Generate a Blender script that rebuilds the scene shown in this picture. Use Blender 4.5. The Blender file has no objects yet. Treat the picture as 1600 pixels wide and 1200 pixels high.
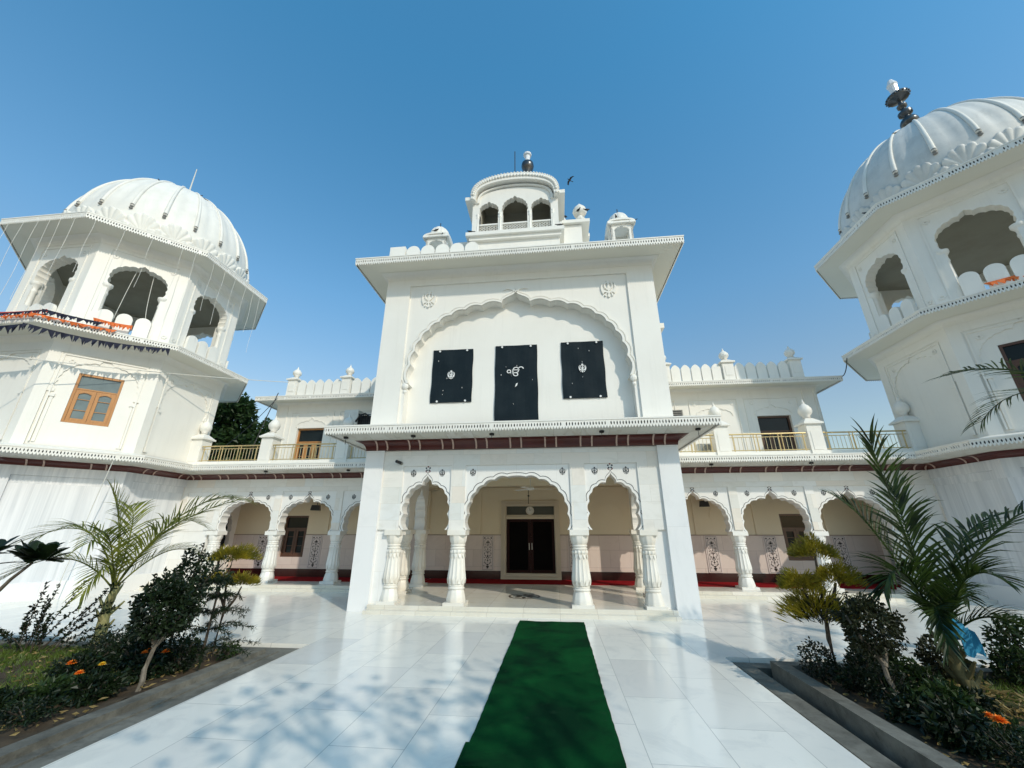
import bpy, bmesh, math, random
from mathutils import Vector, Matrix
rnd = random.Random(11)
R = math.radians
S = bpy.context.scene
COL = S.collection
# ------------------------------------------------------------------ camera
cd = bpy.data.cameras.new('camera'); cam = bpy.data.objects.new('camera', cd); COL.objects.link(cam)
cd.sensor_width = 36; cd.lens = 619/1600*36; cd.clip_start = .05; cd.clip_end = 3000
cam.location = (0, 0, 1.6); cam.rotation_euler = (R(90+20.2), 0, R(6.1)); S.camera = cam
# ------------------------------------------------------------------ light
SUN_EL, SUN_ROT = 35.5, 138.0
w = bpy.data.worlds.new('World'); S.world = w; w.use_nodes = True
_n = w.node_tree.nodes
sk = _n.new('ShaderNodeTexSky'); sk.sky_type = 'NISHITA'; sk.sun_disc = False
sk.sun_elevation = R(SUN_EL); sk.sun_rotation = R(SUN_ROT)
sk.air_density = 1.35; sk.dust_density = .8; sk.ozone_density = 2.0; sk.altitude = 200
_tint = _n.new('ShaderNodeMix'); _tint.data_type = 'RGBA'; _tint.blend_type = 'MULTIPLY'; _tint.inputs[0].default_value = 1
_tc = _n.new('ShaderNodeTexCoord'); _sx = _n.new('ShaderNodeSeparateXYZ'); _cr = _n.new('ShaderNodeValToRGB')
_e = _cr.color_ramp.elements; _e.new(.3); _e.new(.5)
for _q, (_p, _c) in zip(_e, ((.05, (.78, .72, .66)), (.28, (.74, .76, .74)), (.50, (.60, .90, .97)), (.85, (.38, .97, 1.10)))): _q.position = _p; _q.color = _c+(1,)
w.node_tree.links.new(_tc.outputs['Generated'], _sx.inputs[0]); w.node_tree.links.new(_sx.outputs['Z'], _cr.inputs[0]); w.node_tree.links.new(_cr.outputs[0], _tint.inputs[7])
w.node_tree.links.new(sk.outputs[0], _tint.inputs[6]); w.node_tree.links.new(_tint.outputs[2], _n['Background'].inputs[0])
_n['Background'].inputs[1].default_value = .15
sd = bpy.data.lights.new('sun', 'SUN'); sd.energy = 2.0; sd.angle = R(.6); sd.color = (1, .91, .77)
so = bpy.data.objects.new('sun', sd); COL.objects.link(so)
_sv = Vector((math.sin(R(SUN_ROT))*math.cos(R(SUN_EL)), math.cos(R(SUN_ROT))*math.cos(R(SUN_EL)), math.sin(R(SUN_EL))))
so.rotation_euler = (-_sv).to_track_quat('-Z', 'Y').to_euler(); so.location = _sv*60
S.view_settings.view_transform = 'Standard'; S.view_settings.look = 'None'
S.view_settings.exposure = .36; S.view_settings.gamma = 1
S.cycles.max_bounces = 8; S.cycles.diffuse_bounces = 5

# ------------------------------------------------------------------ materials
class NT:
    def __init__(s, name):
        s.m = bpy.data.materials.new(name); s.m.use_nodes = True
        s.t = s.m.node_tree; s.b = s.t.nodes['Principled BSDF']
    def n(s, typ, **k):
        x = s.t.nodes.new(typ)
        for a, v in k.items(): setattr(x, a, v)
        return x
    def l(s, a, b): s.t.links.new(a, b)
    def mix(s, f, a, b, mode='MIX'):
        x = s.n('ShaderNodeMix', data_type='RGBA', blend_type=mode)
        for i, v in ((0, f), (6, a), (7, b)):
            if hasattr(v, 'is_linked'): s.l(v, x.inputs[i])
            else: x.inputs[i].default_value = v if i == 0 else (tuple(v)+(1,))[:4]
        return x.outputs[2]
    def coord(s, kind='Object', scale=(1, 1, 1)):
        t = s.n('ShaderNodeTexCoord'); mp = s.n('ShaderNodeMapping'); mp.inputs['Scale'].default_value = scale
        s.l(t.outputs[kind], mp.inputs[0]); return mp.outputs[0]
    def pos(s, scale=(1, 1, 1)):
        t = s.n('ShaderNodeNewGeometry'); mp = s.n('ShaderNodeMapping'); mp.inputs['Scale'].default_value = scale
        s.l(t.outputs['Position'], mp.inputs[0]); return mp.outputs[0]
    def noise(s, co, scale, detail=4, rough=.55, dist=0):
        x = s.n('ShaderNodeTexNoise'); x.inputs['Scale'].default_value = scale; x.inputs['Detail'].default_value = detail
        x.inputs['Roughness'].default_value = rough; x.inputs['Distortion'].default_value = dist
        s.l(co, x.inputs['Vector']); return x.outputs[0]
    def ramp(s, f, *st):
        x = s.n('ShaderNodeValToRGB'); e = x.color_ramp.elements
        while len(e) < len(st): e.new(.5)
        for q, (p, c) in zip(e, st):
            q.position = p; q.color = (c, c, c, 1) if not isinstance(c, tuple) else (tuple(c)+(1,))[:4]
        s.l(f, x.inputs[0]); return x.outputs[0]
    def bump(s, h, st=.2, dist=.01):
        x = s.n('ShaderNodeBump'); x.inputs['Strength'].default_value = st; x.inputs['Distance'].default_value = dist
        s.l(h, x.inputs['Height']); s.l(x.outputs[0], s.b.inputs['Normal'])
    def col(s, c):
        if hasattr(c, 'is_linked'): s.l(c, s.b.inputs['Base Color'])
        else: s.b.inputs['Base Color'].default_value = (tuple(c)+(1,))[:4]
    def set(s, rough=.5, metal=0, spec=.5):
        s.b.inputs['Roughness'].default_value = rough; s.b.inputs['Metallic'].default_value = metal
        s.b.inputs['Specular IOR Level'].default_value = spec
        return s.m

def paint(name, c, c2=None, amt=.5, rough=.55, scale=1.2, bump=.06, streak=.0, spec=.4):
    t = NT(name); c2 = c2 or tuple(x*.88 for x in c)
    p = t.pos()
    f = t.ramp(t.noise(p, scale, 6, .6), (.42, 0.), (.75, amt))
    k = t.mix(f, c, c2)
    if streak:
        f2 = t.ramp(t.noise(t.pos((5, 5, .35)), 1.6, 5, .6), (.55, 0.), (.8, streak))
        k = t.mix(f2, k, tuple(x*.72 for x in c2))
    t.col(k); t.bump(t.noise(p, 26, 3), bump, .02)
    return t.set(rough, 0, spec)

def flat(name, c, rough=.5, metal=0, var=.15, scale=8, spec=.5):
    t = NT(name); f = t.noise(t.pos(), scale, 4)
    t.col(t.mix(f, tuple(x*(1-var) for x in c), tuple(min(1, x*(1+var)) for x in c)))
    return t.set(rough, metal, spec)

def tiles(name, cols, tw, th, mortar=(.5, .48, .44), msize=.004, vein=.3, vcol=(.5, .5, .48), vscale=(1, 1, 1), rough=.25, off=0., use='UV', bias=0., spec=.5, vpow=(.5, .7)):
    t = NT(name); c = t.coord(use)
    b = t.n('ShaderNodeTexBrick'); b.offset = off; b.squash = 1
    b.inputs['Scale'].default_value = 1; b.inputs['Brick Width'].default_value = tw; b.inputs['Row Height'].default_value = th
    b.inputs['Mortar Size'].default_value = msize; b.inputs['Mortar Smooth'].default_value = .1; b.inputs['Bias'].default_value = bias
    b.inputs['Color1'].default_value = (0, 0, 0, 1); b.inputs['Color2'].default_value = (1, 1, 1, 1); b.inputs['Mortar'].default_value = (.5, .5, .5, 1)
    t.l(c, b.inputs['Vector'])
    n = len(cols)
    rc = t.ramp(b.outputs['Color'], *[(i/(n-1), cols[i]) for i in range(n)])
    # shift vein field per slab so that the marble does not run through the joints
    cc = t.coord(use, vscale)
    ad = t.n('ShaderNodeVectorMath', operation='MULTIPLY_ADD'); t.l(b.outputs['Color'], ad.inputs[0]); ad.inputs[1].default_value = (3, 3, 7); t.l(cc, ad.inputs[2])
    v = t.ramp(t.noise(ad.outputs[0], 1.6, 7, .62, 1.2), (vpow[0], 0.), (vpow[1], vein))
    k = t.mix(v, rc, vcol)
    k = t.mix(b.outputs['Fac'], k, mortar)
    t.col(k)
    t.bump(b.outputs['Fac'], -.3, .002)
    return t.set(rough, 0, spec)

def leafmat(name, a, b, trans=.3, rough=.45):
    t = NT(name); f = t.ramp(t.noise(t.pos(), 5, 3), (.35, 0.), (.65, 1.))
    k = t.mix(f, a, b); t.col(k); t.set(rough, 0, .35)
    tr = t.n('ShaderNodeBsdfTranslucent'); t.l(t.mix(.5, k, tuple(min(1, x*1.6) for x in b)), tr.inputs['Color'])
    mx = t.n('ShaderNodeMixShader'); mx.inputs[0].default_value = trans
    t.l(t.b.outputs[0], mx.inputs[1]); t.l(tr.outputs[0], mx.inputs[2])
    t.l(mx.outputs[0], t.t.nodes['Material Output'].inputs['Surface'])
    return t.m

M = {}
M['white'] = paint('white_paint', (.81, .785, .72), (.72, .69, .62), .45, .5, .9, .06, .20)
M['dome'] = paint('dome_lime_paint', (.78, .755, .69), (.64, .61, .54), .55, .55, 1.6, .10, .22)
M['soffit'] = paint('soffit_paint', (.76, .73, .63), (.68, .65, .55), .4, .6, 1.0)
M['domegrey'] = paint('shaded_dome_paint', (.64, .63, .59), (.44, .44, .41), .65, .55, 1.8, .14, .35)  # greyer, streakier copy of the dome paint; right dome's shading put into the colour
M['rough'] = paint('bare_plaster_and_shade', (.30, .285, .23), (.22, .20, .16), .7, .8, 1.3)  # bare plaster on tower ceilings; its dark tone paints shade inside the pavilion
M['under'] = flat('fascia_shade_backing', (.05, .05, .05), .9)  # near-black colour stands in for the shaded void behind the fascia holes
M['wall_marble'] = tiles('grey_streaked_marble', [(.78, .79, .80), (.70, .715, .73), (.80, .80, .80), (.74, .75, .77)], .46, 1.35, (.62, .62, .62), .002, .50, (.42, .45, .48), (4.0, .12, 1), .22, .5, vpow=(.38, .68))
M['clad'] = tiles('marble_cladding', [(.80, .80, .78), (.76, .70, .62), (.74, .75, .73), (.80, .77, .71), (.68, .69, .66)], .62, .36, (.58, .56, .5), .0022, .32, (.56, .54, .48), (1.3, 2.2, 1), .2, .35)
M['pier'] = tiles('white_marble_slabs', [(.80, .80, .79), (.77, .78, .78), (.81, .80, .78)], 1.4, 1.66, (.6, .6, .58), .002, .25, (.62, .62, .62), (1.6, .7, 1), .18, 0)
M['arcpanel'] = tiles('arch_panel_marble', [(.80, .80, .78), (.78, .76, .72), (.79, .79, .77)], .9, .75, (.62, .6, .56), .002, .2, (.6, .58, .54), (2, 1, 1), .22, .3)
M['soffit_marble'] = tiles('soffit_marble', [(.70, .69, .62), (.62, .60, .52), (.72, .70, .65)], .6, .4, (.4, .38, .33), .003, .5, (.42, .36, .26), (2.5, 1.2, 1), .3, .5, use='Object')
M['column'] = paint('warm_marble', (.80, .77, .70), (.66, .58, .46), .6, .28, 2.2, .03, .15)
M['wing_column'] = paint('white_column_marble', (.80, .79, .75), (.70, .68, .62), .4, .3, 2.2, .03)
M['maroon'] = paint('maroon_paint', (.085, .018, .014), (.055, .012, .010), .7, .32, 3, .04)
M['rib'] = flat('pale_rib_paint', (.50, .36, .30), .5)
M['cream'] = paint('cream_wall_paint', (.72, .62, .45), (.66, .56, .40), .5, .5, 1.0)
M['ceil'] = paint('cream_ceiling_paint', (.70, .62, .46), (.64, .56, .42), .5, .6, 1.0)
M['dado'] = tiles('pink_marble_dado', [(.66, .55, .49), (.69, .59, .53), (.63, .53, .47)], .62, .5, (.42, .33, .3), .003, .3, (.5, .40, .36), (1, 1, 1), .22, .5)
M['dadoline'] = flat('dado_line', (.30, .22, .17), .5)
M['skirt'] = flat('dark_maroon_skirting', (.035, .007, .007), .25)
M['red'] = paint('red_carpet_pile', (.24, .005, .008), (.15, .003, .006), .7, .95, 6, .3, spec=.1)
M['door'] = flat('dark_polished_wood', (.022, .005, .004), .45, 0, .3, 8, .12)
M['doorglass'] = flat('dark_door_glass', (.004, .003, .003), .5, 0, .2, 8, .03)
M['trim'] = paint('door_frame_marble', (.58, .50, .38), (.48, .40, .29), .5, .3)
M['wood'] = NT('orange_varnished_wood')
_t = M['wood']; _f = _t.noise(_t.pos((22, 22, 2.2)), 1.5, 5, .6, .6)
_t.col(_t.mix(_f, (.30, .12, .035), (.60, .29, .09))); M['wood'] = _t.set(.35)
M['brown'] = flat('brown_wood', (.085, .035, .018), .35, 0, .35)
M['glass'] = flat('dark_window_glass', (.012, .017, .018), .10, 0, .3, 2.5, .2)
M['transom'] = flat('transom_glass', (.07, .075, .06), .3, 0, .2, 3, .3)
M['greyglass'] = flat('grey_window_glass', (.13, .17, .17), .10, 0, .35, 3, .7)
M['inlay'] = flat('dark_stone_inlay', (.022, .012, .010), .4)
M['line'] = flat('black_inlay_line', (.02, .025, .03), .4)
M['redinlay'] = flat('red_stone_inlay', (.16, .02, .02), .4)
M['panelw'] = paint('inlay_ground_marble', (.66, .57, .53), (.58, .49, .45), .5, .3, 3)
M['gold'] = flat('brass_railing', (.56, .43, .21), .35, .6, .2)
M['goldpaint'] = flat('gold_paint', (.60, .50, .30), .45, .2, .2)
M['banner'] = paint('navy_banner_cloth', (.006, .013, .018), (.013, .022, .027), .8, .65, 2.2, .1, spec=.15)
M['bannerwhite'] = flat('banner_white', (.75, .75, .73), .7)
M['black'] = flat('black_plastic', (.012, .012, .013), .4)
M['bird'] = flat('black_feathers', (.015, .015, .017), .6)
M['knob'] = flat('grimy_knob', (.22, .21, .19), .6, 0, .5, 14)
M['steel'] = flat('dark_steel', (.10, .10, .11), .3, .8)
M['finial'] = flat('tarnished_finial_metal', (.10, .10, .10), .3, .85, .5, 20)
M['glasswhite'] = flat('frosted_white_finial', (.80, .80, .80), .15)
M['acwhite'] = flat('ac_casing', (.66, .65, .60), .5)
M['acgrey'] = flat('ac_grille', (.30, .29, .25), .5)
M['wire'] = flat('pale_wire', (.62, .61, .55), .6)
M['dkwire'] = flat('dark_cable', (.03, .03, .03), .6)
M['orange'] = flat('orange_bunting', (.68, .15, .03), .8)
M['redb'] = flat('red_bunting', (.62, .06, .03), .8)
M['navy'] = flat('navy_bunting', (.006, .008, .026), .8)
M['blue'] = flat('blue_cloth', (.02, .22, .38), .8, 0, .3)
M['bulb'] = flat('light_string_plastic', (.70, .68, .62), .4)

def floor_mat():
    t = NT('polished_white_marble_floor'); c = t.coord('Object')
    b = t.n('ShaderNodeTexBrick'); b.offset = .5
    for k, v in (('Scale', 1), ('Brick Width', 1.25), ('Row Height', .62), ('Mortar Size', .0035), ('Mortar Smooth', .1), ('Bias', 0)): b.inputs[k].default_value = v
    b.inputs['Color1'].default_value = (0, 0, 0, 1); b.inputs['Color2'].default_value = (1, 1, 1, 1)
    mp = t.n('ShaderNodeMapping'); mp.inputs['Rotation'].default_value = (0, 0, R(90)); t.l(c, mp.inputs[0]); t.l(mp.outputs[0], b.inputs['Vector'])
    rc = t.ramp(b.outputs['Color'], (0, (.74, .71, .65)), (.10, (.82, .79, .71)), (.55, (.85, .82, .74)), (.92, (.83, .79, .71)), (1, (.72, .71, .67)))
    ad = t.n('ShaderNodeVectorMath', operation='MULTIPLY_ADD'); t.l(b.outputs['Color'], ad.inputs[0]); ad.inputs[1].default_value = (5, 3, 9); t.l(c, ad.inputs[2])
    v = t.ramp(t.noise(ad.outputs[0], 1.5, 8, .65, 1.5), (.50, 0.), (.70, .5))
    k = t.mix(v, rc, (.58, .58, .55)); k = t.mix(t.ramp(t.noise(c, .5, 5, .6), (.5, 0.), (.75, .22)), k, (.66, .64, .60))
    k = t.mix(t.ramp(t.noise(c, 3.5, 7, .7), (.60, 0.), (.80, .30)), k, (.50, .48, .42)); k = t.mix(b.outputs['Fac'], k, (.50, .49, .45)); t.col(k)
    r = t.ramp(t.noise(c, 1.1, 6, .65), (.3, .07), (.7, .22)); t.l(r, t.b.inputs['Roughness'])
    nb = t.noise(c, .9, 3); t.bump(nb, .05, .02)
    t.b.inputs['Specular IOR Level'].default_value = .40
    return t.m
M['floor'] = floor_mat()
M['step'] = tiles('porch_floor_marble', [(.74, .70, .60), (.70, .66, .56), (.78, .74, .66)], .72, .72, (.45, .4, .33), .003, .35, (.5, .44, .36), (1, 1, 1), .13, 0, use='Object')
def carpet_mat():
    t = NT('green_carpet'); c = t.coord('Object')
    f = t.ramp(t.noise(c, 1.3, 5, .6, .8), (.36, 0.), (.66, 1.))
    k = t.mix(f, (.0015, .024, .009), (.004, .066, .016)); k = t.mix(t.ramp(t.noise(c, 90, 3, .7), (.45, 0.), (.7, .45)), k, (.002, .02, .008)); k = t.mix(t.ramp(t.noise(c, 7, 5, .6), (.62, 0.), (.8, .5)), k, (.025, .06, .03))
    t.col(k); t.bump(t.noise(c, 260, 2), .5, .004)
    return t.set(.95, 0, .04)
M['green'] = carpet_mat()
def concrete(name, a, b, sc=3):
    t = NT(name); c = t.pos()
    f = t.ramp(t.noise(c, sc, 8, .65, .5), (.3, 0.), (.7, 1.))
    k = t.mix(f, a, b); k = t.mix(t.ramp(t.noise(c, 22, 5, .7), (.55, 0.), (.75, .5)), k, tuple(x*.5 for x in a)); t.col(k)
    t.bump(t.noise(c, 40, 5, .7), .4, .006); return t.set(.85, 0, .3)
M['concrete'] = concrete('weathered_concrete', (.075, .071, .058), (.22, .21, .175))
M['soil'] = concrete('garden_soil', (.035, .025, .016), (.10, .070, .040), 5)
M['earth'] = concrete('dry_earth', (.17, .14, .10), (.24, .20, .15), .5)
M['bark'] = concrete('grey_bark', (.09, .075, .055), (.22, .19, .15), 9)
M['twig'] = concrete('dark_twig', (.05, .04, .03), (.10, .08, .06), 9)
M['palmbrown'] = concrete('palm_stem_brown', (.10, .085, .035), (.22, .19, .09), 7)
M['palmstem'] = concrete('palm_stem', (.16, .17, .06), (.36, .33, .16), 7)
M['leafdark'] = leafmat('dark_green_leaf', (.004, .010, .004), (.015, .030, .008), .2)
M['leafmid'] = leafmat('mid_green_leaf', (.010, .024, .007), (.035, .065, .014), .25)
M['leafolive'] = leafmat('olive_leaf', (.014, .018, .007), (.040, .045, .016), .2)
M['leafgold'] = leafmat('golden_cypress_leaf', (.07, .075, .010), (.36, .29, .025))
M['leaftree'] = leafmat('tree_leaf', (.014, .035, .010), (.045, .085, .022))
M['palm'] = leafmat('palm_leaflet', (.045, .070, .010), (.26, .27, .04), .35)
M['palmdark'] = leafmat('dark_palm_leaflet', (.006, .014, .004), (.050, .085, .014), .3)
M['dry'] = leafmat('dry_leaf', (.22, .15, .05), (.40, .30, .12))
M['grass'] = leafmat('grass_blade', (.045, .090, .012), (.14, .19, .028))
M['marigold'] = flat('orange_petals', (.85, .22, .01), .7)
M['yellowflower'] = flat('yellow_petals', (.80, .52, .03), .7)

# ------------------------------------------------------------------ mesh helpers
class Fr:
    """facade frame: a along the wall, d outward, z up"""
    def __init__(s, o, ang=None, t=None):
        s.o = Vector((o[0], o[1], 0)); s.n = Vector((math.cos(ang), math.sin(ang), 0)); s.t = Vector((-s.n.y, s.n.x, 0))
    def __call__(s, a, d, z): return s.o+s.t*a+s.n*d+Vector((0, 0, z))
class MB:
    def __init__(s): s.v = []; s.f = []; s.uv = []; s.cuts = []
    def mark(s): s.cuts.append((len(s.v), len(s.f))); return s
    def build_each(s, name, mat, parent=None, smooth=False, ang=None):
        out = []; cs = s.cuts+[(len(s.v), len(s.f))]
        for (v0, f0), (v1, f1) in zip(cs, cs[1:]):
            m = MB(); m.v = s.v[v0:v1]; m.uv = s.uv[v0:v1]; m.f = [tuple(i-v0 for i in f) for f in s.f[f0:f1]]
            o = m.build(name, mat, parent, smooth)
            if ang: smooth_by_angle(o, ang)
            out.append(o)
        return out
    def add(s, pts, faces, uvs=None):
        b = len(s.v); s.v += [tuple(p) for p in pts]; s.f += [tuple(i+b for i in f) for f in faces]
        s.uv += uvs if uvs else [(p[0], p[1]) for p in pts]
    def prism(s, fr, poly, d0, d1):
        n = len(poly)
        pts = [fr(a, d1, z) for a, z in poly]+[fr(a, d0, z) for a, z in poly]
        uv = [(a, z) for a, z in poly]+[(a+abs(d1-d0), z) for a, z in poly]
        s.add(pts, [tuple(range(n)), tuple(range(2*n-1, n-1, -1))]+[(i, i+n, (i+1) % n+n, (i+1) % n) for i in range(n)], uv)
        return s
    def box(s, fr, a0, a1, d0, d1, z0, z1): return s.prism(fr, [(a0, z0), (a1, z0), (a1, z1), (a0, z1)], d0, d1)
    def wbox(s, x0, x1, y0, y1, z0, z1):
        p = [(x, y, z) for z in (z0, z1) for x, y in ((x0, y0), (x1, y0), (x1, y1), (x0, y1))]
        s.add(p, [(3, 2, 1, 0), (4, 5, 6, 7), (0, 1, 5, 4), (1, 2, 6, 5), (2, 3, 7, 6), (3, 0, 4, 7)]); return s
    def zprism(s, poly, z0, z1):
        n = len(poly)
        s.add([(x, y, z0) for x, y in poly]+[(x, y, z1) for x, y in poly],
              [tuple(range(n-1, -1, -1)), tuple(range(n, 2*n))]+[(i, (i+1) % n, (i+1) % n+n, i+n) for i in range(n)]); return s
    def ribbon(s, fr, p1, p2, d0, d1):
        n = len(p1); pts = [fr(a, d1, z) for a, z in p1]+[fr(a, d1, z) for a, z in p2]+[fr(a, d0, z) for a, z in p1]+[fr(a, d0, z) for a, z in p2]
        f = []
        for i in range(n-1):
            f += [(i, i+1, n+i+1, n+i), (i, 2*n+i, 2*n+i+1, i+1), (n+i, n+i+1, 3*n+i+1, 3*n+i)]
        f += [(0, n, 3*n, 2*n), (n-1, 3*n-1, 4*n-1, 2*n-1)]
        s.add(pts, f, [(a, z) for a, z in p1+p2+p1+p2]); return s
    def lathe(s, c, prof, seg=24, mod=None, a0=0, a1=2*math.pi):
        full = abs(a1-a0-2*math.pi) < 1e-6; k = seg if full else seg+1
        pts = []; uv = []
        for j, (r, z) in enumerate(prof):
            for i in range(k):
                a = a0+(a1-a0)*i/seg; rr = r*(mod(a, j/(len(prof)-1)) if mod else 1)
                pts.append((c[0]+rr*math.cos(a), c[1]+rr*math.sin(a), c[2]+z)); uv.append((a*max(r, .2), z))
        f = []
        for j in range(len(prof)-1):
            for i in range(k if full else k-1):
                i2 = (i+1) % k; f.append((j*k+i, j*k+i2, (j+1)*k+i2, (j+1)*k+i))
        if full:
            if prof[0][0] > 1e-4: f.append(tuple(range(k-1, -1, -1)))
            if prof[-1][0] > 1e-4: f.append(tuple((len(prof)-1)*k+i for i in range(k)))
        s.add(pts, f, uv); return s
    def tube(s, pts, r, seg=6, r1=None):
        pts = [Vector(p) for p in pts]; n = len(pts); vs = []
        for i, p in enumerate(pts):
            t = (pts[min(i+1, n-1)]-pts[max(i-1, 0)]).normalized()
            u = t.cross(Vector((0, 0, 1)));
            if u.length < 1e-3: u = Vector((1, 0, 0))
            u.normalize(); q = u.cross(t); rr = r if r1 is None else r+(r1-r)*i/(n-1)
            for k in range(seg):
                a = 2*math.pi*k/seg; vs.append(p+(u*math.cos(a)+q*math.sin(a))*rr)
        f = [(i*seg+k, i*seg+(k+1) % seg, (i+1)*seg+(k+1) % seg, (i+1)*seg+k) for i in range(n-1) for k in range(seg)]
        f += [tuple(range(seg-1, -1, -1)), tuple((n-1)*seg+k for k in range(seg))]
        s.add(vs, f); return s
    def sweep(s, path, closed, prof, cap=True):
        m = len(prof); rows = [offp(path, closed, o) for o, z in prof]; n = len(path)
        L = [0]
        for i in range(1, n): L.append(L[-1]+math.dist(path[i], path[i-1]))
        pts = [(rows[j][i][0], rows[j][i][1], prof[j][1]) for j in range(m) for i in range(n)]
        pl = [0]
        for j in range(1, m): pl.append(pl[-1]+math.dist(prof[j], prof[j-1]))
        uv = [(L[i], pl[j]) for j in range(m) for i in range(n)]
        f = [(j*n+i, j*n+(i+1) % n, (j+1)*n+(i+1) % n, (j+1)*n+i) for j in range(m-1) for i in range(n if closed else n-1)]
        if not closed and cap and m > 2:
            f += [tuple(j*n for j in range(m)), tuple(j*n+n-1 for j in range(m-1, -1, -1))]
        s.add(pts, f, uv); return s
    def ball(s, c, r, seg=10, rings=6, sc=(1, 1, 1)):
        pts = [(c[0], c[1], c[2]-r*sc[2])]
        for j in range(1, rings):
            p = -math.pi/2+math.pi*j/rings
            for i in range(seg):
                a = 2*math.pi*i/seg; pts.append((c[0]+r*sc[0]*math.cos(p)*math.cos(a), c[1]+r*sc[1]*math.cos(p)*math.sin(a), c[2]+r*sc[2]*math.sin(p)))
        pts.append((c[0], c[1], c[2]+r*sc[2])); f = []
        for i in range(seg):
            f.append((0, 1+(i+1) % seg, 1+i)); e = 1+(rings-2)*seg; f.append((e+i, e+(i+1) % seg, len(pts)-1))
            for j in range(rings-2): q = 1+j*seg; f.append((q+i, q+(i+1) % seg, q+seg+(i+1) % seg, q+seg+i))
        s.add(pts, f); return s
    def leaf(s, p, d, L, W, up=None, fold=.25):
        p = Vector(p); d = Vector(d).normalized()
        side = d.cross(up if up is not None else Vector((rnd.uniform(-1, 1), rnd.uniform(-1, 1), rnd.uniform(-1, 1))))
        if side.length < 1e-4: side = Vector((1, 0, 0))
        side.normalize(); nn = side.cross(d)
        m = p+d*L*.45
        s.add([p, m+side*W*.5+nn*W*fold, p+d*L-nn*W*.2, m-side*W*.5+nn*W*fold], [(0, 1, 2), (0, 2, 3)])
    def build(s, name, mat, parent=None, smooth=False, recalc=True):
        me = bpy.data.meshes.new(name); me.from_pydata(s.v, [], s.f)
        if recalc:
            bm = bmesh.new(); bm.from_mesh(me); bmesh.ops.recalc_face_normals(bm, faces=bm.faces); bm.to_mesh(me); bm.free()
        uvl = me.uv_layers.new(name='UVMap')
        vi = [0]*len(me.loops); me.loops.foreach_get('vertex_index', vi)
        fl = []
        for i in vi: fl += s.uv[i]
        uvl.data.foreach_set('uv', fl)
        if smooth:
            me.polygons.foreach_set('use_smooth', [True]*len(me.polygons))
        me.materials.append(M[mat]); me.update()
        o = bpy.data.objects.new(name, me); COL.objects.link(o)
        if parent is not None: put(o, parent)
        return o
def put(o, parent):
    o.parent = parent; o.matrix_parent_inverse = Matrix.Translation(parent_world(parent)).inverted()
def parent_world(p):
    v = Vector((0, 0, 0)); q = p
    while q is not None:
        v += q.location if q.type == 'EMPTY' else Vector((0, 0, 0)); q = None
    return v
def thing(name, label, cat, loc, group=None):
    o = bpy.data.objects.new(name, None); COL.objects.link(o); o.location = loc; o.empty_display_size = .2
    o['label'] = label; o['category'] = cat
    if group: o['group'] = group
    return o
def tag(o, label, cat, group=None):
    o['label'] = label; o['category'] = cat
    if group: o['group'] = group
    return o
def struct(o): o['kind'] = 'structure'; return o
def smooth_by_angle(o, ang=40):
    me = o.data
    bm = bmesh.new(); bm.from_mesh(me)
    for f in bm.faces: f.smooth = True
    for e in bm.edges:
        if len(e.link_faces) == 2 and e.calc_face_angle(0) > R(ang): e.smooth = False
    bm.to_mesh(me); bm.free(); return o
def offp(path, closed, d):
    n = len(path); out = []
    def nrm(a, b):
        x, y = b[0]-a[0], b[1]-a[1]; l = math.hypot(x, y); return (y/l, -x/l)
    for i in range(n):
        if closed: n1 = nrm(path[i-1], path[i]); n2 = nrm(path[i], path[(i+1) % n])
        else:
            n1 = nrm(path[i-1], path[i]) if i > 0 else None; n2 = nrm(path[i], path[i+1]) if i < n-1 else None
            n1 = n1 or n2; n2 = n2 or n1
        k = 1+n1[0]*n2[0]+n1[1]*n2[1]
        out.append((path[i][0]+d*(n1[0]+n2[0])/k, path[i][1]+d*(n1[1]+n2[1])/k))
    return out
def teeth(mb, path, closed, off, zt, zb, sp=.062, th=.02):
    P = offp(path, closed, off); n = len(P)
    for i in range(n if closed else n-1):
        a, b = Vector(P[i]), Vector(P[(i+1) % n]); L = (b-a).length; k = max(1, round(L/sp)); w = L/k; t = (b-a)/L; nn = Vector((t.y, -t.x))
        h = zt-zb; zm = zb+h*.30
        for j in range(k):
            o = a+t*(w*j)
            ou = [(0, zt), (.5*w, zt), (w, zt), (w, zt-h*.42), (w*.98, zm), (w*.5, zb), (w*.02, zm), (0, zt-h*.42)]
            cx, cz = w*.5, zt-h*.40
            if rnd.random() < .035: hw, hh = w*.05, h*.03
            else: hw, hh = w*.26*rnd.uniform(.8, 1.1), h*.24*rnd.uniform(.85, 1.1)
            ho = [(cx-hw*.5, cz+hh*.7), (cx, cz+hh), (cx+hw*.5, cz+hh*.7), (cx+hw, cz), (cx+hw*.6, cz-hh*.6), (cx, cz-hh), (cx-hw*.6, cz-hh*.6), (cx-hw, cz)]
            pts = []
            for dd in (0, -th):
                for (x, z) in ou+ho:
                    q = o+t*x+nn*dd; pts.append((q.x, q.y, z))
            f = []
            for q in range(8):
                r = (q+1) % 8
                f += [(q, r, 8+r, 8+q), (8+q, 8+r, 24+r, 24+q)]
                if q in (3, 4, 5, 6): f.append((q, 16+q, 16+r, r))
            mb.add(pts, f)
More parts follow.
